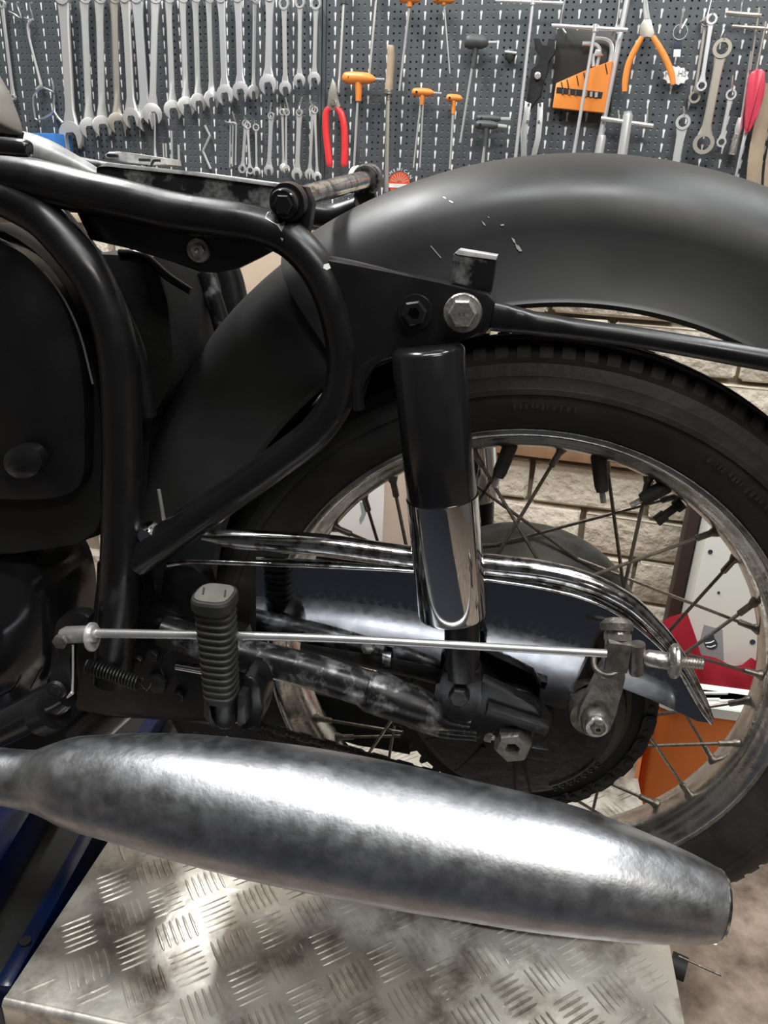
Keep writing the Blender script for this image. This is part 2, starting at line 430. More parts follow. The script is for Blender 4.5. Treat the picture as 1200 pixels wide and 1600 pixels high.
b = B(); cyl(b, (.199, -.03, -.012), (.214, -.035, -.012), .0125, seg=20); mk('end_roller', b, 'rubber', tab)
b = B(); cyl(b, (.205, -.03, .0), (.245, -.045, .001), .0012, seg=8); mk('pin', b, 'olddull', tab)
b = B(); box(b, (-.68, .04, -.103), .43, .56, .07, bev=.004); mk('dark_gap_block', b, 'void', tab, label='matt black block added for the dark gap left of the deck')  # black block added to darken the gap beside the deck
for lab, x0, x1, y0, y1, zt, ww in (('dark blue steel rail running right beside the tread plate edge', -.478, -.530, -.19, .30, -.022, .020),
                            ('blue steel rail at the far left, under the muffler pipe', -.566, -.640, -.20, .30, .0, .05)):
    b = B(); A0 = Vector((x0, y0, (zt-.06)/2)); A1 = Vector((x1, y1, (zt-.06)/2)); d = (A1-A0).normalized()
    box(b, (A0+A1)/2, ww, (A1-A0).length, zt+.06, Vector((d.y, -d.x, 0)), d, UP, bev=.006)
    r0 = mk('lift_rail', b, 'blue', label=lab, cat='rail')
    for t in (.1, .9):
        b = B(); q = A0.lerp(A1, t); cyl(b, (q.x, q.y, zt-.002), (q.x, q.y, zt+.003), .006, seg=12); mk('bolt', b, 'dusty', r0)
# ================================================================== motorcycle
AX = Vector((0, 0, .318))
bike = empty('motorcycle', (0, 0, 0), 'black vintage motorcycle rear end standing on the tread plate table, seat removed', 'motorcycle')
def pol(r, a, y=0.0, c=AX): return Vector((c.x + r*math.cos(a), y, c.z + r*math.sin(a)))
Yp = Vector((0, 1, 0))
# ---- tyre
prof = [(.242, .030), (.246, .036), (.254, .043), (.262, .0475), (.270, .0497), (.276, .0502), (.2765, .0515), (.281, .0515), (.2815, .0500), (.290, .0485), (.2905, .0475), (.296, .0455), (.300, .0435),
        (.3015, .041), (.306, .0365), (.310, .030), (.3125, .024), (.3095, .0228), (.3095, .0195), (.3140, .0185), (.3155, .010), (.3130, .0088), (.3130, .0062), (.3163, .005)]
full = prof + [(r, -h) for r, h in prof[::-1]] + [(.243, -.02), (.243, .02)]
b = B(); lathe(b, [(r, -h) for r, h in full], AX, Yp, seg=128, closed=True); tyre = mk('tyre', b, 'tyre', bike, angle=30)
b = B()
for s in (-1, 1):
    for k in range(110):
        a = 2*math.pi*k/110
        t = Vector((-math.sin(a), 0, math.cos(a))); rdir = Vector((math.cos(a), 0, math.sin(a)))
        c = AX + rdir*.3075 + Yp*s*.0335
        ez = (rdir*.6 + Yp*s*.8).normalized(); ey = t.cross(ez)
        box(b, c, .0105, .013, .004, t, ey, ez)
mk('tread_blocks', b, 'tyre', tyre, smooth=False, kind='stuff')
# small raised moulding dashes on the near sidewall
b = B()
rr = random.Random(3)
def dash(a, r, w, h):
    t = Vector((-math.sin(a), 0, math.cos(a))); rd = Vector((math.cos(a), 0, math.sin(a)))
    box(b, AX + rd*r + Yp*(-.0497+.0003), w, .0014, h, t, Yp, rd)
for a0, a1 in ((35, 62), (86, 97)):
    a = a0
    while a < a1:
        w = rr.uniform(.0012, .003); dash(math.radians(a), .2665+rr.uniform(-.0006, .0006), w, rr.uniform(.003, .0055)); a += rr.uniform(.7, 1.5)
mk('sidewall_lettering', b, 'tyre', tyre, smooth=False, kind='stuff')
# ---- rim
rp = [(.2475, .0352), (.2482, .0335), (.2470, .0315), (.243, .0312), (.2400, .0325), (.2370, .0318), (.2340, .0270), (.2305, .0245), (.2270, .0215), (.2230, .0150), (.2215, .006)]
outer = rp + [(r, -h) for r, h in rp[::-1]]
inn = [(.224, -.006), (.226, -.016), (.235, -.024), (.2405, -.029), (.2435, -.0335)]
prof = outer + inn + [(r, -h) for r, h in inn[::-1]]
b = B(); lathe(b, [(r, -h) for r, h in prof], AX, Yp, seg=144, closed=True); rim = mk('rim', b, 'rim', bike, angle=50)
# ---- hub, brake drum
b = B(); lathe(b, [(.02, -.045), (.074, -.045), (.078, -.040), (.078, -.030), (.072, -.026), (.072, .010), (.088, .018), (.110, .030), (.121, .040), (.124, .050), (.122, .062), (.104, .072), (.06, .076), (.02, .078)], AX, Yp, seg=72)
hub = mk('hub', b, 'hubm', bike, angle=35)
b = B(); cyl(b, AX+Yp*-.12, AX+Yp*.14, .0095, seg=20); mk('axle', b, 'olddull', bike)
# ---- spokes
def spoke(ar, side, sgn):
    off = math.radians(52)*sgn
    a = math.radians(ar)
    hr = .081 if side < 0 else .112; hy = -.035 if side < 0 else .030
    p0 = pol(.223, a, side*.008); p1 = pol(hr, a+off, hy)
    d = (p1-p0).normalized()
    bm = B(); tube(bm, [(p0+d*.008, .00165), (p1, .00165)], seg=8, sub=1); s = mk('spoke', bm, 'spoke', rim)
    bm = B(); tube(bm, [(p0-d*.003, .0050), (p0+d*.001, .0052), (p0+d*.0045, .0038), (p0+d*.006, .0030), (p0+d*.018, .0030), (p0+d*.019, .0022)], seg=10, sub=1); mk('nipple', bm, 'spoke', rim)
    return p0, d
for k in range(36):
    ar = k*10 + 6
    side = -1 if k % 2 == 0 else 1
    sg = 1 if (k//2) % 2 == 0 else -1
    spoke(ar, side, sg)
# thick black spoke sleeves and the valve near the top of the rim
for px, py, qx, qy in ((800, 690, 778, 745), (934, 708, 941, 768), (1046, 757, 1002, 781)):
    p0 = at(px, py, -.012); p1 = at(qx, qy, -.016)
    b = B(); d = (p1-p0).normalized(); L = (p1-p0).length
    tube(b, [(p0, .0060), (p0+d*L*.12, .0066), (p0+d*L*.85, .0062), (p1, .0050)], seg=14, sub=1); mk('spoke_sleeve', b, 'rubber', rim)
    b = B(); cyl(b, p1, p1+d*.010, .0026, seg=8); mk('nipple', b, 'zinc', rim)
p0 = at(1066, 785, 0); p1 = at(1025, 815, -.004); d = (p1-p0).normalized(); L = (p1-p0).length
b = B(); tube(b, [(p0, .006), (p0+d*L*.25, .0058), (p0+d*L*.3, .0036), (p0+d*L*.62, .0036), (p0+d*L*.66, .0052), (p1, .0050)], seg=14, sub=1); mk('valve_stem', b, 'rubber', rim)
# ---- sprocket + chain
N = 46; b = B(); pts = []
RS = .1165; SY = -.064
for k in range(N):
    for dr, da in ((0, -.5), (.0, -.22), (.0062, -.10), (.0062, .10), (0, .22)):
        a = 2*math.pi*(k+da)/N; pts.append(pol(RS-.003+dr, a, SY))
prism(b, pts, Yp*.006, 0); spr = mk('sprocket', b, 'void', bike, smooth=False)
b = B(); lathe(b, [(.0001, -.031), (.030, -.030), (.034, -.024), (.060, -.023), (.086, -.020), (.094, -.014), (.0965, -.004), (.101, -.002), (.101, .0)], AX+Yp*SY, Yp, seg=72); bp_ = mk('brake_plate', b, 'dusty', bike, angle=30)
# cast ribs and raised cast figures on the brake plate
for k, a in enumerate((-75, -84, 210, 238)):
    b = B(); a = math.radians(a); tube(b, [(pol(.045, a, SY-.024), .002), (pol(.088, a, SY-.018), .002)], seg=8, sub=1); mk('cast_rib', b, 'void', bp_)
b = B()
P = [(pol(.083, math.radians(a), SY-.0205), .0016) for a in range(-62, -22, 5)]
tube(b, P, seg=8, sub=1); mk('cast_rib', b, 'dusty', bp_)
for k in range(7):
    a = math.radians(-60+5.0*k); rd = Vector((math.cos(a), 0, math.sin(a))); tn = Vector((-math.sin(a), 0, math.cos(a)))
    b = B(); lathe(b, [(.0016, -.0004), (.0026, -.0012), (.0026, .001), (.0016, .001)], AX+rd*.0895+Yp*(SY-.0185), Yp, seg=10, closed=True); mk('cast_mark', b, 'dusty', bp_)
# chain: links round the sprocket and forward along the lower run
def link(p, t, k):
    up = Vector((0, 1, 0)).cross(t)
    b = B()
    yy = (.0062 if k % 2 else .0042)
    for s in (-1, 1):
        out = []
        for q in range(10):
            a = 2*math.pi*q/10; ca = math.cos(a)
            out.append(p + t*(ca*.0066 + math.copysign(.0050, ca)) + up*math.sin(a)*.0062 + Yp*(s*yy))
        prism(b, out, Yp*.0014, 0)
    cyl(b, p-t*.0062-Yp*.0075, p-t*.0062+Yp*.0085, .0030, seg=8)
    return b
chain = None; cy = SY+.003
path = []
s = 0
a = math.radians(40)
while a > math.radians(-95): path.append((pol(RS+.001, a, cy), Vector((math.sin(a), 0, -math.cos(a))))); a -= .0127/RS
pE = pol(RS+.001, math.radians(-95), cy); fwd = (at(360, 1128, cy)-pE)*1.6; n_ = int(fwd.length/.0127); fwd.normalize()
for k in range(n_): path.append((pE+fwd*.0127*k, fwd))
for k, (p, t) in enumerate(path):
    if chain is None: chain = mk('chain', link(p, t, k), 'dusty', bike, smooth=False)
    else: mk('link', link(p, t, k), 'dusty', chain, smooth=False)
# axle nut, washer, adjusters
b = B(); lathe(b, [(.0001, -.003), (.0165, -.003), (.0175, -.001), (.0175, .002), (.0001, .002)], at(802, 1142, -.110), Yp, seg=28); mk('washer', b, 'olddull', bike)
b = B(); hexa(b, at(802, 1140, -.111), YN, .0158, .026, hole=.0062, rot=.3); mk('axle_nut', b, 'zinc', bike)
b = B(); hexa(b, at(768, 1151, -.118), at(752, 1147, -.118)-at(768, 1151, -.118), .0055, .006); cyl(b, at(790, 1153, -.118), at(766, 1150, -.118), .0032, seg=10); mk('adjuster_bolt', b, 'zinc', bike)
b = B(); box(b, at(841, 1172, -.112), .018, .012, .012, bev=.002); mk('adjuster_block', b, 'dusty', bike)
# ---- swinging arm
b = B(); ptube(b, [(255, 985, 50), (365, 1019, 52), (480, 1047, 55), (583, 1079, 58)], -.122, seg=22); arm = mk('swinging_arm', b, 'worn', bike)
b = B(); ptube(b, [(578, 1078, 62), (583, 1080, 68), (640, 1100, 67), (672, 1112, 62), (700, 1122, 44), (735, 1130, 34)], -.122, seg=22, sub=4); mk('sleeve', b, 'worn', arm)
b = B(); plate(b, [(680, 1070), (700, 1060), (745, 1060), (757, 1066), (800, 1086), (835, 1103), (846, 1120), (845, 1146), (810, 1142), (770, 1138), (742, 1158), (700, 1150), (672, 1140)], -.126, .012, .002); mk('axle_lug', b, 'black', arm)
b = B(); box(b, at(808, 1122, -.130), .052, .012, .008, (Vector((1, 0, -.22))).normalized(), Yp, (Vector((.22, 0, 1))).normalized(), bev=.0015); mk('lug_rib', b, 'dusty', arm)
b = B(); ptube(b, [(640, 1126, 22), (690, 1142, 22), (745, 1148, 20)], -.126, seg=12); mk('lower_web', b, 'worn', arm)
b = B(); ptube(b, [(255, 985, 50), (365, 1019, 52), (480, 1047, 55), (583, 1079, 58), (672, 1112, 60), (760, 1130, 34)], -.115, seg=18, mirror=True); mk('swinging_arm', b, 'black', bike)
# ---- shock absorber, near (and the same on the far side)
def shock(mir):
    s = 1 if not mir else -1
    def mp(p): return p if not mir else Vector((p.x, -p.y, p.z))
    y = -.13
    top = at(668, 540, y); a1 = at(693, 815, y); c1 = at(708, 957, y)
    ax = (c1-top).normalized()
    r1 = 116*depth(top)/(2*F)*.99; r2 = 117*depth(c1)/(2*F)*.93
    a1 = top + ax*(a1-top).dot(ax); 
    b = B(); tube(b, [(mp(top), r1*.80), (mp(top+ax*.0015), r1*.93), (mp(top+ax*.004), r1), (mp(a1-ax*.001), r1*1.03), (mp(a1), r1*1.01), (mp(a1+ax*.0002), r1*.9)], seg=48, sub=1)
    sh = mk('shock_absorber', b, 'gloss', bike)
    b = B(); tube(b, [(mp(a1-ax*.02), r2*.98), (mp(c1-ax*.002), r2), (mp(c1), r2*.985), (mp(c1+ax*.0005), r2*.93)], seg=48, sub=1); mk('lower_shroud', b, 'chrome', sh, label='polished chrome lower shroud')
    e1 = at(722, 970, y); e2 = at(722, 1054, y)
    b = B(); tube(b, [(mp(e1-(e2-e1)*.4), .0135), (mp(e1), .0140), (mp(e2), .0140), (mp(e2+(e2-e1)*.03), .012)], seg=24, sub=1); mk('lower_rod', b, 'black', sh)
    b = B(); pl = [(692, 1052), (748, 1050), (752, 1085), (748, 1112), (735, 1128), (712, 1130), (694, 1116), (688, 1085)]
    pts = smooth_loop([at(p, q, -.139) for p, q in pl], 2); pts = [mp(q) for q in pts]; prism(b, pts, Vector((0, .018*s, 0)), .002); mk('lower_clevis', b, 'black', sh)
    b = B(); hexa(b, mp(at(718, 1084, -.139)), YN*s, .0085, .007); mk('clevis_bolt', b, 'dusty', sh)
    return sh, mp
shock(False); shock(True)
# ---- frame
loopp = [(-60, 266, 65), (-10, 273, 66), (60, 284, 66), (133, 301, 65), (200, 315, 64), (267, 331, 62), (340, 342, 60), (400, 352, 59), (450, 372, 58), (487, 408, 57), (513, 452, 56), (531, 510, 55), (538, 570, 55), (527, 625, 53), (492, 676, 52), (440, 717, 52), (380, 760, 52), (300, 815, 53), (215, 874, 55)]
b = B(); ptube(b, loopp, -.12, seg=24, sub=4); fr = mk('frame_tube', b, 'black', bike)
b = B(); ptube(b, loopp, -.12, seg=20, sub=4, mirror=True); mk('frame_tube', b, 'black', bike)
down = [(-5, 305, 58), (30, 320, 60), (70, 345, 61), (108, 385, 62), (145, 435, 62), (173, 500, 62), (188, 580, 62), (191, 680, 61), (191, 780, 61), (188, 880, 62), (182, 980, 63), (176, 1060, 62)]
b = B(); ptube(b, down, -.125, seg=24, sub=4); mk('seat_post_tube', b, 'black', bike)
b = B(); ptube(b, down, -.125, seg=20, sub=4, mirror=True); mk('seat_post_tube', b, 'black', bike)
b = B(); ptube(b, [(60, 270, 40), (85, 330, 38), (140, 400, 36), (185, 480, 34), (215, 560, 33), (228, 650, 33)], -.085, seg=16); mk('inner_tube', b, 'black', bike)
# weld collar where loop meets the down tube, and the junction pin
b = B(); lathe(b, [(.0001, -.004), (.006, -.004), (.008, 0), (.0085, .01)], at(229, 836, -.125), Yp, seg=16); mk('weld_stud', b, 'chrome', fr)
b = B(); ptube(b, [(248, 765, 6), (256, 812, 6)], -.118, seg=8); mk('cable_end', b, 'wire', bike)
# gusset bracket carrying the shock
gp = [(512, 406), (560, 416), (620, 428), (690, 443), (762, 459), (776, 474), (772, 506), (756, 524), (722, 532), (650, 541), (606, 549), (583, 563), (566, 590), (560, 640), (538, 640), (520, 560), (524, 500), (505, 440)]
b = B(); plate(b, gp, -.1275, .020, .003); gus = mk('shock_bracket', b, 'black', bike)
b = B(); ptube(b, [(498, 414, 34), (530, 422, 38), (590, 436, 38), (650, 449, 32), (710, 461, 26), (768, 472, 22)], -.119, seg=16); mk('top_flange', b, 'black', gus)
b = B(); ptube(b, [(560, 640, 20), (558, 600, 22), (572, 572, 20), (600, 556, 16), (650, 546, 14), (700, 540, 12)], -.124, seg=14); mk('lower_flange', b, 'black', gus)
b = B(); plate(b, [(708, 398), (716, 392), (776, 401), (768, 457), (704, 440)], -.118, .022, .0015); mk('seat_tab', b, 'worn', gus)
b = B(); plate(b, [(710, 396), (716, 390), (777, 400), (775, 407), (716, 398)], -.1185, .023, .0004); mk('tab_edge', b, 'scuff_glare', gus)
b = B(); lathe(b, [(.0001, -.0015), (.0118, -.0015), (.0122, 0), (.0001, 0)], at(649, 488, -.130), Yp, seg=28); mk('washer', b, 'gloss', gus)
b = B(); hexa(b, at(649, 488, -.130), YN, .0088, .008, rot=.2, hole=.0042); mk('bracket_bolt', b, 'gloss', gus, label='black hex bolt')
b = B(); lathe(b, [(.0001, -.002), (.0122, -.002), (.0130, -.0006), (.0130, .001), (.0001, .001)], at(723, 489, -.1345), Yp, seg=28); mk('washer', b, 'zinc', gus, label='silver washer')
b = B(); hexa(b, at(723, 488, -.136), YN, .0095, .008, rot=.05); mk('strut_bolt', b, 'zinc', gus, label='silver hex bolt with stamped head')
text_mesh('stamped_mark', '8.8', .004, at(723, 488, -.136)+YN*.0081, (1, 0, 0), (0, 0, 1), 'olddull', gus, th=.0002)
# far side bracket
b = B(); pts = [at(p, q, -.134) for p, q in gp]; pts = [Vector((p.x, -p.y, p.z)) for p in pts]; prism(b, pts, Vector((0, -.026, 0)), .0025); mk('shock_bracket', b, 'black', bike)
# rear strut from bracket along the mudguard
st = [(770, 494, 46), (800, 499, 42), (840, 506, 36), (900, 514, 32), (980, 525, 32), (1060, 538, 33), (1140, 552, 35), (1230, 568, 36)]
b = B(); ptube(b, st, -.125, seg=18, flat=[.45, .6, .8, 1, 1, 1, 1, 1], flatdir=Yp); mk('rear_strut', b, 'black', bike)
b = B(); ptube(b, st, -.125, seg=14, mirror=True); mk('rear_strut', b, 'black', bike)
# cross bar at the seat nose with its bush
p0 = at(452, 314, -.118); p1 = at(574, 280, .10)
b = B(); d = (p1-p0).normalized(); q0 = at(484, 304, -.085)
tube(b, [(p0, .0068), (q0, .0072), (p1, .0080)], seg=24, sub=1); cb = mk('cross_bar', b, 'lip', bike, label='scuffed bare steel cross bar')
b = B(); lathe(b, [(.0001, -.012), (.0085, -.012), (.0095, -.010), (.0095, -.003), (.0122, -.003), (.0128, 0), (.0128, .004), (.010, .006), (.0001, .008)], at(450, 316, -.125), d, seg=32); mk('bush', b, 'gloss', cb)
b = B(); hexa(b, at(446, 319, -.134), -d, .0068, .006); mk('bar_bolt', b, 'gloss', cb)
b = B(); plate(b, [(432, 300), (450, 285), (478, 292), (488, 318), (483, 350), (478, 372), (450, 362), (436, 340)], -.118, .012, .0015); mk('bar_lug', b, 'black', fr)
b = B(); lathe(b, [(.0001, -.008), (.012, -.008), (.0135, -.004), (.0135, .006), (.0001, .008)], p1, d, seg=28); mk('far_bush', b, 'worn', cb)
b = B(); plate(b, [(556, 285), (574, 270), (584, 290), (588, 330), (590, 360), (552, 360), (550, 320)], .108, .012, .001); mk('far_lug', b, 'black', bike)
b = B(); ptube(b, [(470, 330, 38), (520, 337, 36), (560, 325, 34)], .06, seg=16); mk('rear_cross_tube', b, 'black', bike)
# seat channel above the top tube
b = B(); plate(b, [(150, 262), (165, 257), (300, 272), (437, 292), (437, 362), (300, 340), (150, 302)], -.108, .045, .0012); ch = mk('seat_channel', b, 'worn', bike, label='worn black painted channel with glare painted along its top')
b = B(); plate(b, [(150, 262), (166, 254), (300, 268), (437, 287), (437, 293), (300, 274), (168, 259)], -.109, .046, .0004); mk('top_flange', b, 'scuff_glare', ch, label='pale strip painting the glare on the channel top')  # pale strip carries the glare of the channel top in its colour
b = B(); plate(b, [(163, 241), (170, 237), (190, 237), (210, 240), (258, 247), (260, 257), (235, 258), (166, 250)], -.07, .028, .001); mk('latch_plate', b, 'scuff_glare', ch)
for px, py in ((176, 243), (226, 250)):
    b = B(); box(b, at(px, py, -.072), .008, .004, .002, bev=.0006); mk('slot', b, 'void', ch)
b = B(); ptube(b, [(236, 262, 4), (240, 252, 5), (250, 251, 5)], -.10, seg=8); mk('hook', b, 'gloss', ch)
# under-seat side plate with big washer screw
b = B(); plate(b, [(118, 330), (200, 330), (330, 350), (438, 372), (425, 392), (400, 405), (370, 420), (340, 427), (310, 425), (270, 405), (200, 388), (140, 375)], -.112, .01, .002); sp_ = mk('side_plate', b, 'black', bike)
b = B(); lathe(b, [(.0001, -.0015), (.0080, -.0015), (.0088, 0), (.0088, .001), (.0001, .001)], at(310, 391, -.1135), Yp, seg=28); mk('washer', b, 'zinc', sp_, label='large silver washer')
b = B(); hexa(b, at(310, 391, -.115), YN, .0052, .003, hole=.002); mk('screw', b, 'zinc', sp_)
b = B(); ptube(b, [(186, 394, 10), (225, 400, 12), (262, 432, 14), (298, 455, 12)], -.06, seg=10); mk('hose', b, 'gloss', bike)
b = B(); ptube(b, [(318, 425, 28), (335, 470, 28), (350, 520, 28)], .02, seg=14); mk('stay_tube', b, 'worn', bike)
b = B(); ptube(b, [(262, 420, 18), (280, 460, 18), (296, 510, 18), (300, 545, 18)], .03, seg=14); mk('stay_tube', b, 'black', bike)
# black bodies added to fill in the darkness between the tubes
b = B(); plate(b, [(150, 395), (240, 400), (262, 470), (272, 560), (268, 600), (246, 640), (228, 660), (228, 900), (190, 900), (150, 800)], -.06, .12, .004); mk('dark_filler_box', b, 'void', bike)
b = B(); plate(b, [(252, 650), (268, 600), (300, 560), (330, 600), (330, 820), (240, 820)], .02, .05, .003); mk('dark_filler_panel', b, 'void', bike)
# ---- mudguard (rear section and slightly smaller front section)
FC = Vector((.0145, 0, .367))
def fender(a0, a1, R, hw, depth_, mat_name, n=60, name='mudguard'):
    sec = []
    # half section from near skirt edge over the crown to the far edge : (lateral, radial)
    L = [(-hw-.001, R-depth_), (-hw-.0035, R-depth_+.002), (-hw-.001, R-depth_+.005)]
    for q in range(0, 13):
        t = q/12*math.pi
        L.append((-hw*math.cos(t), R-.052+.052*math.sin(t)**.8 if 0 < q < 12 else R-.052))
    L += [(hw+.001, R-depth_+.005), (hw+.0035, R-depth_+.002), (hw+.001, R-depth_)]
    inner = [(x*.965, r-.0018) for x, r in L[::-1]]
    bm = B(); rings = []
    for i in range(n+1):
        a = math.radians(a0+(a1-a0)*i/n)
        rings.append([bm.verts.new(pol(r, a, x, FC)) for x, r in L+inner])
    m = len(L+inner)
    for i in range(n):
        for k in range(m): bm.faces.new((rings[i][k], rings[i+1][k], rings[i+1][(k+1) % m], rings[i][(k+1) % m]))
    bm.faces.new(rings[0]); bm.faces.new(rings[-1][::-1])
    return mk(name, bm, mat_name, bike, angle=50)
mg = fender(12, 127, .404, .074, .104, 'satin')
fender(126, 205, .398, .070, .100, 'satin', name='front_mudguard')
# bare metal chips in the paint
from mathutils.bvhtree import BVHTree
def chips(target, polys, name, m):
    tree = BVHTree.FromPolygons([v.co.copy() for v in target.data.vertices], [list(p.vertices) for p in target.data.polygons])
    bm = B()
    for pl in polys:
        vs = []
        for px, py in pl:
            h = tree.ray_cast(CAM, ray(px, py).normalized())
            if h[0] is not None: vs.append(bm.verts.new(h[0] + (CAM-h[0]).normalized()*.0006))
        if len(vs) > 2: bm.faces.new(vs)
    mk(name, bm, m, target, kind='stuff')
chips(mg, [[(799, 371), (804, 374), (806, 381), (802, 378)], [(805, 381), (811, 384), (816, 392), (812, 393), (807, 388)], [(752, 344), (757, 349), (759, 353), (755, 350)], [(761, 338), (765, 339), (764, 341)], [(672, 384), (674, 384), (690, 403), (688, 403)],
  [(782, 351), (787, 350), (788, 352), (783, 353)], [(693, 307), (708, 316), (707, 317), (692, 308)]], 'paint_chip', 'scuff_glare')
chips(fr, [[(418, 331), (430, 330), (441, 336), (446, 349), (440, 362), (433, 352), (424, 347), (414, 341)], [(506, 413), (515, 411), (518, 418), (511, 422), (505, 419)], [(438, 371), (443, 373), (441, 377)]], 'bare_weld', 'scuff_glare')
# inner guard panel below the front mudguard
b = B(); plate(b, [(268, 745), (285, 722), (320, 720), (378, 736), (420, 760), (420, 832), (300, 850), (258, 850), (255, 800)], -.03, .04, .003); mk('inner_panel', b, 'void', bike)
# ---- chain guard
body = [(400, 870), (500, 876), (640, 888), (760, 900), (850, 912), (920, 930), (980, 962), (1032, 1008), (1062, 1045), (1082, 1080), (1098, 1108), (1113, 1130),
        (1090, 1127), (1050, 1108), (1017, 1093), (971, 1075), (945, 1066), (915, 1070), (900, 1079), (893, 1092), (884, 1107), (868, 1106), (850, 1100), (828, 1070), (792, 1054), (772, 1042), (758, 1020), (735, 1030), (690, 1052), (640, 1046), (560, 1031), (470, 1004), (400, 985)]
b = B(); plate(b, body, -.0975, .0016, 0); cg = mk('chain_guard', b, 'guard', bike, label='mirror chrome chain guard speckled with dust')
lipp = [(318, 838, 18), (360, 842, 30), (420, 846, 34), (505, 852, 36), (640, 870, 36), (765, 883, 36), (850, 893, 35), (920, 911, 33), (980, 941, 30), (1020, 977, 27), (1045, 1005, 24), (1065, 1034, 21), (1083, 1066, 17), (1098, 1095, 14), (1111, 1123, 9)]
b = B(); ptube(b, lipp, -.090, seg=20); mk('rolled_lip', b, 'lip', cg, label='rolled chrome lip, scuffed')
b = B(); ptube(b, [(262, 882, 9), (300, 878, 9), (400, 881, 8), (520, 886, 7), (645, 893, 6), (765, 907, 5), (850, 920, 5), (920, 938, 5), (980, 969, 5), (1035, 1015, 5), (1062, 1050, 6), (1082, 1085, 6), (1098, 1112, 6), (1112, 1130, 6)], -.101, seg=10); mk('bead', b, 'lip', cg)
b = B(); ptube(b, [(470, 1008, 22), (560, 1028, 30), (640, 1044, 34), (694, 1058, 34)], -.096, seg=16, flat=.3, flatdir=Yp); mk('lower_rail', b, 'dusty', cg)
b = B(); hexa(b, at(575, 1010, -.100), YN, .006, .004); mk('guard_bolt', b, 'zinc', cg)
b = B(); box(b, at(604, 1030, -.103), .008, .004, .014, bev=.001); mk('clip', b, 'lip', cg)
b = B(); plate(b, [(255, 892), (275, 884), (300, 885), (320, 900), (327, 930), (322, 990), (300, 1000), (255, 980), (250, 930)], -.09, .02, .003); mk('guard_mount', b, 'black', bike)
# ---- brake lever, trunnion, rod and wing nut
b = B(); pl = [(944, 1030), (960, 1022), (975, 1030), (977, 1060), (968, 1095), (958, 1130), (945, 1150), (925, 1153), (907, 1142), (902, 1120), (915, 1090), (930, 1060)]
plate(b, pl, -.122, .008, .002, smoothn=2); bl = mk('brake_lever', b, 'olddull', bike)
b = B(); lathe(b, [(.0001, -.006), (.010, -.006), (.012, -.003), (.012, .004), (.0001, .006)], at(931, 1128, -.126), Yp, seg=24); mk('cam_boss', b, 'olddull', bl)
b = B(); lathe(b, [(.0001, -.004), (.0085, -.004), (.0095, -.002), (.0095, .0), (.0001, .0)], at(932, 1133, -.132), Yp, seg=24); mk('washer', b, 'zinc', bl)
b = B(); hexa(b, at(934, 1136, -.135), YN, .006, .004, hole=.0022); mk('cam_nut', b, 'olddull', bl)
b = B(); lathe(b, [(.010, -.014), (.017, -.014), (.018, .02), (.010, .02)], at(922, 1106, -.100), Yp, seg=28, closed=True); mk('cam_housing', b, 'olddull', bl)
# stirrup ring at the lever top
b = B(); a0 = at(932, 1040, -.135); a1 = at(962, 1050, -.135); tube(b, [(at(928, 1028, -.130), .0022), (at(930, 1044, -.138), .0024), (at(946, 1056, -.142), .0026), (at(966, 1050, -.138), .0024), (at(972, 1034, -.130), .0022)], seg=10, sub=4); mk('stirrup', b, 'olddull', bl)
Lr = [(104, 989, 15), (250, 991, 14), (500, 997, 13), (750, 1010, 13), (948, 1021, 13)]
b = B(); ptube(b, Lr, -.168, seg=14); rod = mk('brake_rod', b, 'rod', bike, label='long straight bare metal brake rod')
b = B(); box(b, at(964, 1020, -.162), .0165, .016, .024, bev=.0018); mk('trunnion_block', b, 'olddull', rod)
b = B(); cyl(b, at(965, 1008, -.160), at(964, 968, -.150), .0088, seg=20); mk('trunnion_pin', b, 'zinc', rod)
b = B(); tube(b, [(at(964, 985, -.156), .0112), (at(964, 976, -.154), .0118), (at(964, 970, -.152), .0095)], seg=24, sub=1); mk('pin_washer', b, 'olddull', rod)
b = B(); tube(b, [(at(965, 990, -.157), .0098), (at(965, 1000, -.159), .0098)], seg=6, sub=1); mk('pin_nut', b, 'zinc', rod)
b = B(); ptube(b, [(996, 1006, 24), (996, 1012, 25), (994, 1048, 22), (994, 1053, 20)], -.166, seg=20, sub=1); mk('cross_barrel', b, 'olddull', rod)
b = B(); ptube(b, [(1005, 1028, 17), (1012, 1028, 27), (1044, 1033, 27), (1050, 1033, 20)], -.166, seg=20, sub=1); mk('adjuster_barrel', b, 'zinc', rod)
wc = at(1054, 1033, -.166)
b = B(); dd = (at(1054, 1033, -.166)-at(1005, 1028, -.166)).normalized()
lathe(b, [(.004, -.003), (.0105, -.003), (.0125, -.001), (.0125, .001), (.0105, .003), (.004, .003)], wc, dd, seg=24, closed=True)
mk('adjuster_wing', b, 'zinc', rod)
b = B(); tube(b, [(at(1052, 1012, -.168), .003), (at(1054, 1033, -.172), .0035), (at(1052, 1056, -.168), .003)], seg=10, sub=3); mk('wing_ear', b, 'zinc', rod)
b = B(); P0 = at(1050, 1033, -.166); P1 = at(1098, 1038, -.166); dv = (P1-P0).normalized(); L = (P1-P0).length
pr_ = []; nth = 11
for k in range(nth*2+1): pr_.append((P0+dv*L*k/(nth*2), .0034 if k % 2 else .0040))
tube(b, pr_, seg=12, sub=1); mk('threaded_end', b, 'zinc', rod)
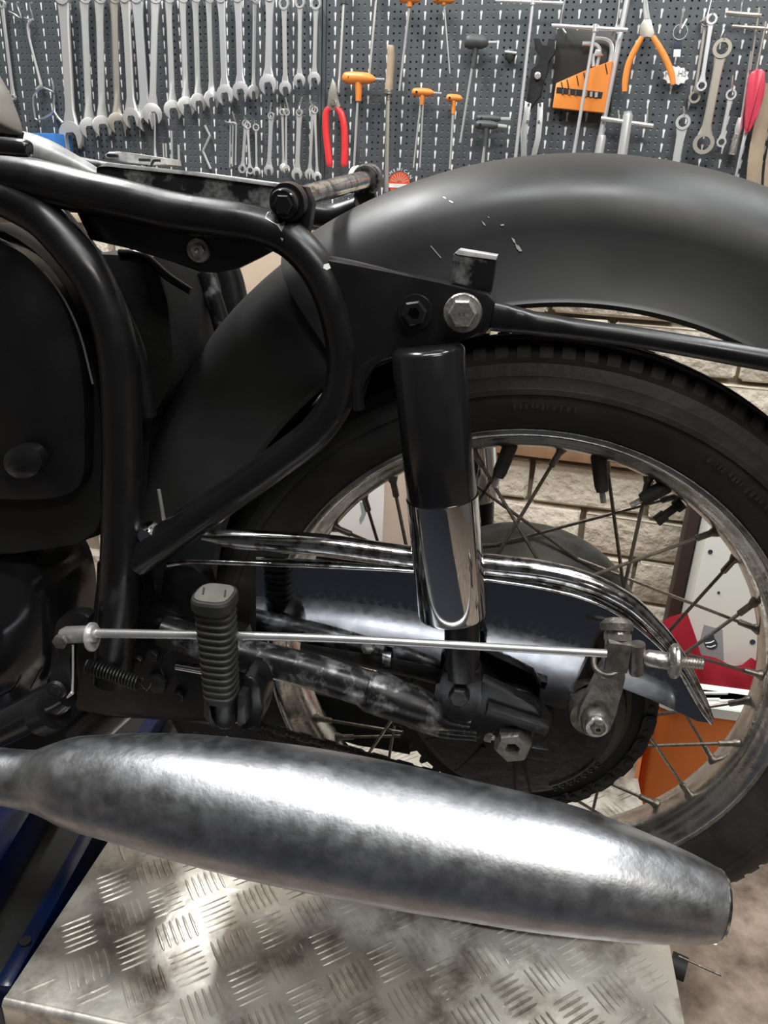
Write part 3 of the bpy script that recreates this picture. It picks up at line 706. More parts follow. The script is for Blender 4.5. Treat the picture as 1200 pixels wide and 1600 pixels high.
# front clevis of the rod
b = B(); ptube(b, [(98, 993, 22), (104, 992, 27), (150, 990, 27), (152, 990, 16)], -.168, seg=20, sub=1); mk('fork_end', b, 'rod', rod)
b = B(); hexa(b, at(96, 1001, -.176), YN, .0062, .004); mk('clevis_bolt', b, 'olddull', rod)
b = B(); c = at(144, 995, -.168); nd = (at(150, 995, -.168)-at(110, 993, -.168)).normalized(); nd = (nd+Vector((0, .05, .05))).normalized()
lathe(b, [(.005, -.0009), (.0118, -.0009), (.0118, .0009), (.005, .0009)], c, nd, seg=32, closed=True); mk('stop_washer', b, 'steel', rod)
b = B(); ptube(b, [(114, 1008, 3.2), (114, 1050, 3.2), (113, 1082, 4)], -.172, seg=8); ptube(b, [(105, 1090, 3), (113, 1082, 6)], -.172, seg=8); mk('split_pin', b, 'steel', rod)
# ---- pedal linkage and shiny lever at the left
b = B(); ptube(b, [(-60, 1160, 56), (-10, 1142, 56), (40, 1118, 58), (80, 1096, 58), (105, 1085, 40)], -.150, seg=20); ped = mk('brake_pedal', b, 'gloss', bike, label='glossy black brake pedal arm')
b = B(); ptube(b, [(64, 1118, 66), (84, 1108, 66)], -.155, seg=20); mk('pedal_knuckle', b, 'gloss', ped)
b = B(); plate(b, [(85, 985), (95, 965), (120, 957), (138, 965), (132, 985), (112, 1000), (108, 1060), (112, 1090), (80, 1090), (78, 1060)], -.150, .012, .002, smoothn=2); mk('link_plate', b, 'black', ped)
b = B(); lathe(b, [(.0001, -.003), (.0075, -.003), (.0085, 0), (.0001, 0)], at(89, 1077, -.176), Yp, seg=22); mk('washer', b, 'dusty', ped)
b = B(); hexa(b, at(89, 1077, -.179), YN, .0048, .003); mk('pivot_bolt', b, 'dusty', ped)
# pull spring
b = B(); A0 = at(136, 1040, -.145); A1 = at(218, 1068, -.145); dv = (A1-A0); L = dv.length; dn = dv.normalized(); u_, v_, _ = frame_of(dn)
turns = 17; pts = []
for k in range(turns*10+1):
    a = 2*math.pi*k/10; pts.append((A0+dn*L*k/(turns*10)+(u_*math.cos(a)+v_*math.sin(a))*.0058, .0011))
tube(b, pts, seg=6, sub=1); tube(b, [(A1, .0011), (at(228, 1078, -.145), .0011), (at(236, 1066, -.145), .0011)], seg=6, sub=2); mk('return_spring', b, 'dusty', bike)
# pivot plates, crankcase, bolts
b = B(); plate(b, [(228, 965), (232, 952), (248, 947), (266, 952), (280, 966), (330, 975), (380, 990), (402, 1060), (404, 1130), (330, 1134), (250, 1124), (170, 1122), (120, 1110), (112, 1090), (112, 1005), (150, 960), (150, 880), (220, 880), (226, 920)], -.100, .020, .003); pv = mk('pivot_plate', b, 'black', bike)
for px, py, r in ((240, 1022, .006), (207, 1020, .004), (217, 1030, .005), (246, 1066, .0105), (280, 1086, .006), (250, 968, .003)):
    b = B(); hexa(b, at(px, py, -.101), YN, r, .005, rot=.3); mk('bolt', b, 'dusty', pv)
b = B(); ptube(b, [(276, 1040, 14), (325, 1048, 16)], -.120, seg=12); mk('pivot_pin', b, 'chrome', bike, label='bright chrome pin')
b = B(); ptube(b, [(300, 1006, 3), (262, 1018, 3), (252, 1040, 3), (256, 1056, 3)], -.125, seg=8); mk('cable', b, 'gloss', bike)
b = B(); pts = smooth_loop([at(p, q, -.075) for p, q in ((-120, 820), (-20, 830), (40, 865), (75, 920), (85, 990), (80, 1050), (50, 1095), (-20, 1120), (-120, 1130))], 4)
pillow(b, pts, YN, .035, n=7, rim=.08); mk('crankcase', b, 'gloss', bike)
for k, (pl, w) in enumerate((([(-10, 1090, 5), (20, 1075, 6), (33, 1055, 4)], 0), ([(48, 1075, 4), (58, 1055, 5), (66, 1042, 4)], 0))):
    b = B(); ptube(b, pl, -.13, seg=8); mk('casting_fin', b, 'gloss', bike)
# rounded side cover with its edge seam
sc = [(-170, 560), (-160, 470), (-120, 400), (-60, 372), (0, 378), (50, 408), (90, 462), (117, 530), (130, 610), (132, 690), (128, 750), (105, 772), (60, 780), (0, 779), (-90, 770), (-150, 700)]
b = B(); pts = smooth_loop([at(p, q, -.115) for p, q in sc], 4); pillow(b, pts, YN, .014, n=8, rim=.05, power=2.6); scv = mk('side_cover', b, 'black', bike)
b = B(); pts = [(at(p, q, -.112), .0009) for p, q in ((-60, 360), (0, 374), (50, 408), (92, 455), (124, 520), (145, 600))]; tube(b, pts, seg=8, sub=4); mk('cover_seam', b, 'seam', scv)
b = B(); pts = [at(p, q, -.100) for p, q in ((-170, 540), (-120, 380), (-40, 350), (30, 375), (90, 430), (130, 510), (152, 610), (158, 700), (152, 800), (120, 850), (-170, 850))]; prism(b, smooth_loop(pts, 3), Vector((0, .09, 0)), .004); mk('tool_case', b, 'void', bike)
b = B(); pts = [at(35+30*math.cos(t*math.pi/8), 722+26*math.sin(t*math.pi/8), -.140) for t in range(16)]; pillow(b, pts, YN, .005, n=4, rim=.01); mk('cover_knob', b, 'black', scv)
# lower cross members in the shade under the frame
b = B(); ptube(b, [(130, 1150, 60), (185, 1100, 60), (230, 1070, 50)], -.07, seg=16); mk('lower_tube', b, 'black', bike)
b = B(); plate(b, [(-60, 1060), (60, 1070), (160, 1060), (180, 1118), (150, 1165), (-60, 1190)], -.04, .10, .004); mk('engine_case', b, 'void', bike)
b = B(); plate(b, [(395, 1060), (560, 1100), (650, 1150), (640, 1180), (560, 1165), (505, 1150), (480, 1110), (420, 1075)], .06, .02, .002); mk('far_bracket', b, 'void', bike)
# top left: seat hinge rod, highlighted rail, seat nose
b = B(); ptube(b, [(-30, 226, 26), (10, 229, 27), (42, 232, 26), (46, 232.5, 20)], -.15, seg=20, sub=2); mk('hinge_rod', b, 'gloss', bike)
b = B(); ptube(b, [(-60, 235, 60), (0, 233, 60), (60, 240, 52), (120, 262, 34), (160, 282, 26)], -.06, seg=22); mk('seat_rail', b, 'grey_highlight', bike, label='worn rail, grey highlight painted into its colour')
b = B(); ptube(b, [(0, 232, 30), (80, 250, 28), (160, 262, 20), (240, 272, 16)], .05, seg=14); mk('bowden_cable', b, 'dusty', bike)
b = B(); pts = smooth_loop([at(p, q, -.09) for p, q in ((-120, 80), (-30, 95), (2, 130), (18, 165), (30, 202), (22, 210), (-20, 205), (-120, 200))], 3); pillow(b, pts, YN, .02, n=5, rim=.004); mk('seat_nose', b, 'greyseat', bike)
b = B(); plate(b, [(-60, 190), (10, 195), (30, 206), (26, 220), (-60, 225)], -.085, .008, .002); mk('seat_base', b, 'void', bike)
# ---- footrest, folded up
A = at(347, 1090, -.175); T = at(335, 928, -.178)
ax = (T-A); FL = ax.length; ax.normalize()
ux = (Vector((1, 0, 0)) - ax*ax.x).normalized(); uy = ax.cross(ux)
def rrect(c, w, d, n=24, p=3.2):
    out = []
    for k in range(n):
        t = 2*math.pi*k/n; ct, st_ = math.cos(t), math.sin(t)
        out.append(c + ux*(w/2)*math.copysign(abs(ct)**(2/p), ct) + uy*(d/2)*math.copysign(abs(st_)**(2/p), st_))
    return out
b = B(); rings = []; nr_ = 13
def addr(h, w, d): rings.append([b.verts.new(v) for v in rrect(A+ax*h, w, d)])
W0, D0 = .0255, .026
addr(0, W0*.9, D0*.9)
for k in range(nr_):
    h0 = .004 + (FL-.016)*k/nr_; st_ = (FL-.016)/nr_
    wv = W0*(1+.14*k/nr_)
    addr(h0, wv*.93, D0*.93); addr(h0+st_*.18, wv*1.03, D0*1.03); addr(h0+st_*.42, wv*1.03, D0*1.03); addr(h0+st_*.60, wv*.93, D0*.93)
addr(FL-.012, W0*1.10, D0*1.05); addr(FL-.009, W0*1.24, D0*1.25); addr(FL-.002, W0*1.26, D0*1.28); addr(FL, W0*1.2, D0*1.2); addr(FL+.0006, W0*1.0, D0*1.0)
for i in range(len(rings)-1):
    for k in range(24): b.faces.new((rings[i][k], rings[i][(k+1) % 24], rings[i+1][(k+1) % 24], rings[i+1][k]))
b.faces.new(rings[0][::-1]); b.faces.new(rings[-1])
rub = mk('footrest_rubber', b, 'rubber', bike, label='ribbed black footrest rubber folded upright', angle=25)
b = B(); pts = rrect(A+ax*(FL+.0004), W0*1.05, D0*1.05); prism(b, pts, ax*.0008, 0); mk('end_cap', b, 'embossed', rub, label='grey embossed rubber end')
for s in (-1, 1):
    b = B(); box(b, A+ax*(FL+.0014)+ux*s*.0085, .0012, .010, .0008, (ux*.95+uy*.3).normalized(), (uy*.95-ux*.3).normalized(), ax); mk('embossed_mark', b, 'rubber', rub)
b = B(); ptube(b, [(350, 1080, 36), (352, 1105, 38), (352, 1124, 36), (352, 1132, 24)], -.172, seg=16, sub=2); mk('footrest_hinge', b, 'dusty', rub)
for pl in ([(318, 1082), (326, 1078), (328, 1120), (338, 1134), (332, 1138), (318, 1120)], [(372, 1085), (382, 1088), (384, 1130), (374, 1138), (370, 1128)]):
    b = B(); plate(b, pl, -.182, .012, .001); mk('hinge_cheek', b, 'dusty', rub)
b = B(); plate(b, [(376, 1062), (392, 1060), (406, 1075), (411, 1105), (404, 1135), (384, 1142), (376, 1135)], -.165, .03, .003, smoothn=2); mk('footrest_boss', b, 'black', bike)
b = B(); ptube(b, [(335, 1110, 30), (360, 1100, 34), (390, 1098, 36)], -.13, seg=16); mk('footrest_arm', b, 'black', bike)
# ---- muffler
mf = [(-70, 1206, 84), (-20, 1211, 85), (20, 1215, 86), (52, 1219, 92), (80, 1219, 110), (112, 1220, 134), (155, 1225, 150), (210, 1231, 166), (290, 1243, 186), (380, 1259, 200), (470, 1275, 208), (560, 1292, 210), (650, 1310, 208), (740, 1328, 202), (830, 1346, 196), (920, 1365, 182), (1000, 1385, 160), (1060, 1400, 138), (1092, 1408, 124), (1112, 1413, 112), (1119, 1415, 108)]
b = B(); ptube(b, mf, -.215, seg=64, sub=3, caps=False)
mu = mk('muffler', b, 'muffler', bike, label='long bullet-shaped silver exhaust muffler with cloudy oxidation')
e = at(1119, 1415, -.215); e0 = at(1092, 1408, -.215); de = (e-e0).normalized(); re = 108*depth(e)/(2*F)
b = B(); lathe(b, [(re*.98, -.002), (re*1.02, 0), (re*1.0, .0018), (re*.9, .001), (re*.88, -.02), (re*.4, -.03), (.0001, -.03)], e, de, seg=48); mk('muffler_end', b, 'lip', mu)
s0 = at(-70, 1200, -.215)
b = B()
P_ = resample([(at(a, c_, -.215), w*depth(at(a, c_, -.215))/(2*F)) for a, c_, w in mf], 2)
seam = []
for i, (p, r) in enumerate(P_[10:-4]):
    i += 10
    t = (P_[i+1][0]-P_[i-1][0]).normalized(); dn = (Vector((0, .25, -1))); dn = (dn - t*dn.dot(t)).normalized()
    seam.append((p+dn*(r+.0002), .0013))
tube(b, seam, seg=8, sub=1); mk('muffler_seam', b, 'muffler', mu)
b = B(); ptube(b, [(300, 1150, 24), (330, 1190, 24)], -.17, seg=10); mk('muffler_bracket', b, 'void', bike)
# ================================================================== tools on the pegboard
def wpt(px, py, off): return wl(px, py, off)
def wpx(px, py, w, off): return w*depth(wl(px, py, off))/F
def wtube(bm, lst, off, seg=10, sub=3, **k):
    return tube(bm, [(wl(q[0], q[1], q[3] if len(q) > 3 else off), q[2]*depth(wl(q[0], q[1], off))/(2*F)) for q in lst], seg=seg, sub=sub, **k)
def wplate(bm, pix, off, th, bev=.0006, sm=0):
    pts = [wl(a, b_, off) for a, b_ in pix]
    if sm: pts = smooth_loop(pts, sm)
    return prism(bm, pts, NW*th, bev)
def hook(px, py, out=.028, up=10, dx=0):
    """wire hook from the board holding the tool hung at px,py"""
    b = B(); T = wl(px, py, out); a = wl(px+dx, py-up*.4, 0.0); c = T + NW*0; tip = wl(px, py, out) - NW*.006 + UP*.010
    tube(b, [(a+UP*.004, .0009), (a-NW*.004, .0009), (T-UP*.002, .0009), (tip, .0009)], seg=6, sub=3)
    return b
def hookl(s):
    w = s.replace('combination ', '').split(' '); return ' '.join(w[:12])
# combination wrench: ring at top, open jaw at bottom, local x = width, y = out of board(-), z = up
def wrench(topx, topy, botx, boty, head, shaft, m, label, group, turn=0.0, off=.022, jaw_top=False, double=False, ringw=None, name='combination_wrench', cat='wrench', hk=True, tilt=10):
    T = wl(topx, topy, off); Bt = wl(botx, boty, off)
    L = (T-Bt).length; zax = (T-Bt).normalized(); k = depth(T)/F; hw = head*k/2*1.06; sw = shaft*k*(.78 if turn > 40 else 1); rw = (ringw or head*.74)*k/2
    nrm = (-NW); nrm = (nrm - zax*nrm.dot(zax)).normalized(); R = Matrix.Rotation(math.radians(turn), 3, zax)
    nrm = R @ nrm; xax = nrm.cross(zax)*-1.0
    th = max(.0045, sw*.36)
    def P(x, z, y=0): return T + xax*x + zax*z + nrm*y
    bm = B()
    def ring(c, r, ri, t, sgn=0):
        n = 20; rr_ = [(r, -t/2), (r, t/2), (ri, t/2), (ri, -t/2)]; rings = []
        for q in range(n):
            a = 2*math.pi*q/n; d = (xax*math.cos(a)+zax*math.sin(a))
            rings.append([bm.verts.new(c + d*rad + nrm*h) for rad, h in rr_])
        for q in range(n):
            A_, C_ = rings[q], rings[(q+1) % n]
            for i in range(4): bm.faces.new((A_[i], A_[(i+1) % 4], C_[(i+1) % 4], C_[i]))
    def jaw(c, r, sgn, t):
        # C shape opening along -z*sgn, tilted
        ta = math.radians(tilt); n = 14; o = []; 
        open_ = r*.50
        for q in range(n+1):
            a = math.radians(-52 + (284)*q/n)
            o.append((r*math.cos(a)*1.0, r*math.sin(a)*1.0))
        xl, yl = o[-1]; xr, yr = o[0]
        inner = [(-open_, -r*.95), (-open_, -r*.05), (-open_*.62, r*.24), (open_*.62, r*.24), (open_, -r*.05), (open_, -r*.95)]
        poly = o + inner
        pts = []
        for x, z in poly:
            x2 = x*math.cos(ta)-z*math.sin(ta); z2 = x*math.sin(ta)+z*math.cos(ta)
            pts.append(c + xax*x2 + zax*z2*sgn + nrm*(t/2))
        prism(bm, pts, -nrm*t, min(.0006, t*.15))
    ring(P(0, 0), rw, rw*.62, th*1.5)
    if double: ring(P(0, -L), hw, hw*.62, th*1.5)
    else: jaw(P(0, -L), hw, 1, th*1.15)
    # shaft with rounded cross-section, flared at both ends
    z0_ = -rw*.8; z1_ = -L + hw*.75; rows = []
    for q in range(9):
        t = q/8; z = z0_+(z1_-z0_)*t
        w = sw*(.80 + .3*max(0, 1-t*6) + .55*max(0, (t-.86)/.14)**1.5)
        rows.append((z, w))
    rings = []
    for z, w in rows:
        r_ = []
        for a, c_ in ((-.5, -.25), (-.38, -.5), (.38, -.5), (.5, -.25), (.5, .25), (.38, .5), (-.38, .5), (-.5, .25)):
            r_.append(bm.verts.new(P(a*w, z, c_*th)))
        rings.append(r_)
    for i in range(8):
        for q in range(8): bm.faces.new((rings[i][q], rings[i][(q+1) % 8], rings[i+1][(q+1) % 8], rings[i+1][q]))
    bm.faces.new(rings[0][::-1]); bm.faces.new(rings[-1])
    o = mk(name, bm, m, label=label, cat=cat, group=group, angle=35)
    if hk:
        h = B(); hp = T + zax*(rw*.75); 
        tube(h, [(hp + NW*(off), .0009), (hp - NW*.004, .0009), (hp - NW*.008 + UP*.008, .0009)], seg=6, sub=2)
        ho = mk('peg_hook', h, 'wire', label='wire hook for the '+hookl(label), cat='hook', group='wire hooks on the tool panels')
    return o
G1 = 'wrenches hanging in the long upper row'
rowspec = [
 (99, -8, 112, 212, 41, 20, 'steel', 'largest combination wrench at the left end of the upper row', 0, .030),
 (131, -6, 140, 200, 30, 17, 'steel', 'grey combination wrench turned sideways, next right of the largest wrench', 52, .024),
 (155, -6, 160, 197, 30, 17, 'steel', 'grey combination wrench turned sideways, third in the upper row', 50, .024),
 (178, -6, 184, 192, 30, 16, 'brown', 'yellowish combination wrench turned sideways, fourth in the upper row', 48, .024),
 (196, -6, 206, 184, 28, 16, 'steel', 'flat-on grey combination wrench crossing its brighter neighbour, fifth in the upper row', 0, .024),
 (214, -6, 228, 188, 30, 18, 'bright', 'bright pale wrench slanting behind the sixth place of the upper row', 8, .016),
 (243, -6, 238, 178, 30, 13, 'steel', 'wrench with a steel pick hanging in its jaw, seventh in the upper row', 25, .028),
 (263, -6, 270, 172, 28, 14, 'steel', 'grey combination wrench turned sideways, eighth in the upper row', 48, .022),
 (285, -6, 291, 166, 27, 14, 'steel', 'grey combination wrench turned sideways, ninth in the upper row', 45, .022),
 (305, -6, 310, 160, 25, 13, 'steel', 'grey combination wrench turned sideways, tenth in the upper row', 50, .022),
 (326, -5, 331, 155, 25, 12, 'steel', 'grey combination wrench turned sideways, left of two bright white ones', 52, .022),
 (346, -6, 352, 148, 28, 13, 'bright', 'bright white combination wrench, left one of the close bright pair', 0, .026),
 (372, -6, 376, 142, 26, 13, 'bright', 'bright white combination wrench, right one of the close bright pair', 0, .026),
 (398, -4, 396, 144, 20, 8, 'steel', 'thin grey wrench seen edge-on between the bright wrenches', 62, .022),
 (422, -8, 419, 132, 28, 14, 'bright', 'bright white combination wrench hanging alone beside the thin edge-on wrench', 0, .026),
 (444, 6, 446, 138, 20, 9, 'steel', 'small grey combination wrench, third from the right end of the upper row', 0, .024),
 (469, 4, 468, 126, 19, 8, 'steel', 'small combination wrench, second from the right end of the upper row', 0, .024),
 (494, 6, 491, 124, 20, 8, 'steel', 'small combination wrench at the right end of the upper row', 0, .024)]
for (a, b_, c, d, hd, sh_, m, lab, tn, of) in rowspec:
    wrench(a, b_, c, d, hd, sh_, m, lab, G1, turn=tn, off=of, ringw=hd*(.66 if hd > 22 else .85))
G2 = 'small wrenches hanging in the lower row'
for (a, b_, c, d, hd, sh_, m, lab, tn, dbl) in [
 (384, 193, 379, 264, 12, 6, 'bright', 'small bright wrench under the close bright pair, its head at lower left', 0, True),
 (387, 196, 391, 266, 11, 5, 'steel', 'small wrench sharing a hook and slanting right in the lower row', 20, True),
 (400, 199, 401, 268, 12, 4, 'steel', 'thin small wrench hanging lower than its neighbours in the lower row', 20, False),
 (424, 181, 420, 266, 15, 8, 'bright', 'bright small wrench in the middle of the lower row', 0, False),
 (441, 175, 443, 262, 12, 4, 'steel', 'thin edge-on small wrench right of the middle of the lower row', 40, False),
 (447, 175, 447, 264, 12, 4, 'steel', 'second thin edge-on small wrench sharing the same hook in the lower row', 45, False),
 (468, 176, 464, 272, 17, 9, 'steel', 'wide small wrench, third from the red pliers in the lower row', 0, False),
 (489, 170, 484, 272, 15, 6, 'steel', 'small wrench next but one to the red pliers in the lower row', 0, False),
 (492, 172, 496, 276, 13, 5, 'steel', 'small wrench nearest the red pliers in the lower row', 15, False)]:
    wrench(a, b_, c, d, hd, sh_, m, lab, G2, turn=tn, off=.018, double=dbl, ringw=10.5)
# right hand ring wrenches
wrench(1112, 30, 1096, 134, 15, 8, 'bright', 'bright white double ring wrench near the top right', 'ring wrenches at the right', off=.024, double=True, ringw=16, name='ring_wrench')
wrench(1103, 34, 1085, 152, 17, 6, 'brown', 'pinkish double ring wrench hanging behind the bright white ring wrench', 'ring wrenches at the right', off=.012, double=True, ringw=14, name='ring_wrench', hk=False)
wrench(1128, 76, 1099, 224, 31, 17, 'brown', 'large brownish double ring ratchet wrench at the right', 'ring wrenches at the right', off=.028, double=True, ringw=28, name='ratchet_wrench')
wrench(1142, 148, 1127, 222, 14, 8, 'steel', 'small double ring wrench right of the large brownish ratchet wrench', 'ring wrenches at the right', off=.02, double=True, ringw=16, name='ring_wrench')
wrench(1067, 191, 1050, 290, 22, 15, 'steel', 'double ring wrench half hidden behind the mudguard top', 'ring wrenches at the right', off=.02, double=True, ringw=22, name='ring_wrench')
wrench(3, 6, 21, 152, 8, 6, 'steel', 'thin double ended wrench at the far left edge above the seat nose', None, off=.02, double=True, ringw=12, name='thin_wrench')
# loose wire hooks
hg = 'empty wire hooks on the tool panels'
def wirehook(pl, lab, w=2.6, off=.016):
    b = B(); wtube(b, [(x, y_, w, o) for x, y_, o in pl], off, seg=6, sub=3)
    q = pl[-1]; p = wl(q[0], q[1], q[2]); e_ = Vector(p) + NW*(q[2]+.001); cyl(b, p, e_, .0007, seg=6)
    return mk('wire_hook', b, 'wire', label=lab, cat='hook', group=hg)
wirehook([(30, 4, .018), (26, 6, .018), (33, 28, .014), (22, 22, .014), (14, 18, .012)], 'empty double wire hook at the top left, left of the black holed gap')
wirehook([(50, 4, .018), (46, 8, .018), (51, 30, .014), (38, 28, .012)], 'empty wire hook at the top left above the long hooked pick')
wirehook([(363, 174, .02), (368, 195, .014), (352, 190, .010)], 'wire hook carrying the bundle of hex keys')
wirehook([(424, 160, .02), (422, 178, .014), (428, 190, .006)], 'wire hook above the bright middle wrench of the lower row')
wirehook([(446, 152, .02), (451, 176, .014), (437, 168, .008)], 'kinked wire hook above the two edge-on small wrenches')
wirehook([(472, 152, .02), (467, 172, .012), (470, 180, .006)], 'wire hook above the wide small wrench')
wirehook([(484, 155, .02), (489, 168, .012), (492, 172, .006)], 'wire hook above the wrench nearest the red pliers')
wirehook([(883, 0, .02), (876, 36, .022), (884, 52, .024)], 'long wire hook holding the left end of the middle cross handle')
wirehook([(968, 0, .02), (964, 36, .022), (961, 46, .024)], 'long wire hook holding the right end of the middle cross handle')
wirehook([(1112, 0, .02), (1104, 28, .022), (1094, 34, .014)], 'wire hook above the bright white ring wrench')
wirehook([(1132, 46, .03), (1126, 62, .030), (1140, 64, .02)], 'wire hook above the large brownish ratchet wrench')
wirehook([(1145, 118, .02), (1143, 138, .02), (1142, 144, .012)], 'wire hook above the small ring wrench at the right')
wirehook([(1068, 166, .02), (1069, 180, .02), (1066, 186, .012)], 'wire hook above the half hidden ring wrench')
wirehook([(966, 172, .02), (968, 188, .022), (970, 192, .012)], 'wire hook at the left end of the lower cross handle')
wirehook([(1012, 170, .02), (1011, 192, .022), (1012, 196, .012)], 'wire hook at the right end of the lower cross handle')
wirehook([(1069, 10, .02), (1063, 46, .018), (1073, 30, .010)], 'wire hook carrying the key ring')
wirehook([(1160, 3, .02), (1158, 18, .02), (1156, 32, .01)], 'wire hook above the two top right cross bars')
# picks, hex keys
b = B(); wtube(b, [(52, 30, 3), (44, 38, 4), (46, 60, 4), (56, 100, 4), (63, 128, 5), (64, 134, 5), (57, 140, 5)], .016, seg=8, sub=3); mk('hooked_pick', b, 'steel', label='long thin steel pick with a hooked tip at the left', cat='pick')
b = B(); wtube(b, [(80, 122, 3), (84, 144, 4), (68, 137, 3), (52, 150, 3), (54, 178, 3), (58, 188, 3), (80, 178, 3), (84, 165, 3), (85, 148, 3), (85, 175, 4), (98, 192, 4)], .014, seg=7, sub=2); mk('bent_wire', b, 'wire', label='large six sided loop of bent wire at the left above blue box', cat='wire')
b = B(); wtube(b, [(240, 176, 4, .036), (242, 190, 3, .034), (242, 228, 3.4, .03), (243, 246, 5, .03)], .03, seg=8); mk('scriber', b, 'steel', label='thin steel scriber hanging from the seventh wrench', cat='scriber')
for x, t, bt, w, lab in ((255, 224, 246, 3, 'short steel pin under the eighth wrench'), (268, 204, 256, 3.4, 'tall thin steel pin right of the short pins'), (259, 224, 246, 3, 'short steel pin touching its twin under the eighth wrench'), (279, 226, 258, 4, 'short steel pin nearest the bent hex key')):
    b = B(); wtube(b, [(x, t, w), (x+1, bt, w)], .012, seg=8, sub=1); mk('steel_pin', b, 'steel', label=lab, cat='pin', group='steel pins above the seat channel')
b = B(); wtube(b, [(320, 196, 4), (328, 212, 4), (317, 236, 4), (329, 264, 4)], .012, seg=6, sub=1); mk('hex_key', b, 'steel', label='kinked steel key hanging above the seat channel', cat='hex key')
for k, (x0, lab) in enumerate(((359, 'left'), (363, 'middle'), (368, 'right'))):
    b = B(); wtube(b, [(x0-6, 191, 2.6), (x0, 193, 2.8), (x0+1, 200, 2.8), (x0, 262-k*2, 2.8)], .010+.003*k, seg=6, sub=2); mk('hex_key', b, 'steel', label='%s hex key of the bundle of three at the left of the lower row' % lab, cat='hex key', group='hex keys in the bundle')

# orange T-handles
def thandle(cx, cy, w, h, stemx, stemy, rods, lab, m='orange', tip=None, off=.03, rm='steel', stemw=None, body=True):
    """grip centred at cx,cy; stem bottom at stemx,stemy; rods = [(x,y,...)] endpoints"""
    g = B()
    wtube(g, [(cx-w/2, cy-h*.05, h*.5), (cx-w*.44, cy-h*.03, h*.86), (cx-w*.25, cy, h), (cx, cy, h*.95), (cx+w*.25, cy+h*.05, h*.9), (cx+w*.42, cy+h*.08, h*.6), (cx+w*.5, cy+h*.08, h*.3)], off, seg=14, sub=3)
    o = mk('t_handle_key', g, m, label=lab, cat='hex key', group=('orange handled hex keys' if m == 'orange' else 'dark handled hex keys'))
    sw_ = stemw or h*.72
    g = B(); wtube(g, [(cx-w*.02, cy, sw_), (cx+(stemx-cx)*.5, cy+(stemy-cy)*.5, sw_*.85), (stemx, stemy, sw_*.7)], off, seg=12, sub=2); mk('stem', g, m, o)
    g = B(); wtube(g, [(cx-w*.30, cy-h*.04, h*.30), (cx-w*.30, cy-h*.04, h*.30, off+.010)], off, seg=10, sub=1); mk('hanging_hole', g, 'void', o)
    for i, (x0, y0_, x1, y1, wd) in enumerate(rods):
        g = B(); wtube(g, [(x0, y0_, wd), (x1, y1, wd*.9)], off, seg=6, sub=1); mk('shaft', g, rm, o)
    if tip:
        g = B(); wtube(g, [(cx+w*.4, cy+h*.06, tip[2]), (tip[0], tip[1], tip[2])], off, seg=6, sub=1); mk('side_tip', g, 'bright', o)
    return o
thandle(561, 122, 50, 18, 560, 158, [(559, 155, 553, 262, 4)], 'largest orange T-handle hex key, right of the red pliers', tip=(601, 124, 3))
thandle(641, -4, 34, 16, 640, 11, [(640, 8, 624, 142, 4)], 'orange T-handle key cut off by the top edge, directly above the wooden file', off=.04)
thandle(694, -2, 34, 14, 694, 8, [(694, 8, 703, 115, 2.5), (696, 8, 693, 20, 3)], 'orange T-handle key at the top edge with a very thin shaft', off=.035)
thandle(661, 144, 34, 12, 659, 164, [(657, 162, 646, 262, 3), (661, 162, 656, 262, 3)], 'small orange T-handle key with two shafts, left of the smallest one', tip=(690, 146, 3))
thandle(710, 153, 25, 11, 708, 178, [(708, 176, 703, 264, 4)], 'smallest orange T-handle key, right of the two-shaft one')
thandle(745, 65, 36, 21, 739, 106, [(738, 104, 719, 223, 4)], 'dark grey T-handle hex key with the longest shaft, alone above the stacked pair', m='grip', tip=(777, 66, 4), stemw=10)
thandle(764, 185, 40, 11, 762, 196, [(760, 195, 755, 260, 3)], 'upper dark grey T-handle key of the stacked pair', m='grip', tip=(798, 186, 5), stemw=6, off=.02)
thandle(761, 195, 36, 13, 758, 228, [(757, 226, 752, 262, 3)], 'lower dark grey T-handle key of the stacked pair', m='grip', tip=(792, 198, 5), stemw=9, off=.036)
for x0, y0_, x1, y1, w, lab in ((537, 4, 529, 145, 4.5, 'steel rod left of the largest orange key, hanging from the top edge'), (588, -4, 577, 118, 4, 'steel rod behind the largest orange key, hanging from the top edge')):
    b = B(); wtube(b, [(x0, y0_-30, w), (x0, y0_, w), (x1, y1, w*.9)], .02, seg=8, sub=1); o = mk('driver_shaft', b, 'steel', label=lab, cat='screwdriver', group='long shafts from the top edge')
    b = B(); wtube(b, [(x0+1, y0_-40, 10), (x0, y0_+2, 9)], .02, seg=12, sub=1); mk('grip', b, 'grip', o)
b = B(); wtube(b, [(797, 78, 16), (797, 84, 20), (797, 92, 15), (797, 96, 8)], .014, seg=12, sub=2); o = mk('plug_socket', b, 'grip', label='small dark plug with a bright top right of the dark T-handle key', cat='socket')
b = B(); wtube(b, [(789, 81, 4), (807, 83, 4)], .024, seg=8, sub=1); mk('bright_rim', b, 'bright', o)
# file with wooden handle
b = B(); wtube(b, [(610.5, 71, 8), (610.5, 73, 11), (611, 90, 12.5), (609, 120, 12), (607.5, 140, 13)], .028, seg=16, sub=3); fl = mk('wooden_file', b, 'wood', label='file with a long pale wooden handle hanging between the orange keys', cat='file')
b = B(); wtube(b, [(607.5, 140, 15), (607, 147, 15), (607, 148, 8), (607, 156, 8)], .028, seg=16, sub=1); mk('ferrule', b, 'zinc', fl)
b = B(); wtube(b, [(607, 150, 6), (606, 175, 7), (604, 300, 7)], .028, seg=8, sub=1); mk('blade', b, 'brown', fl)
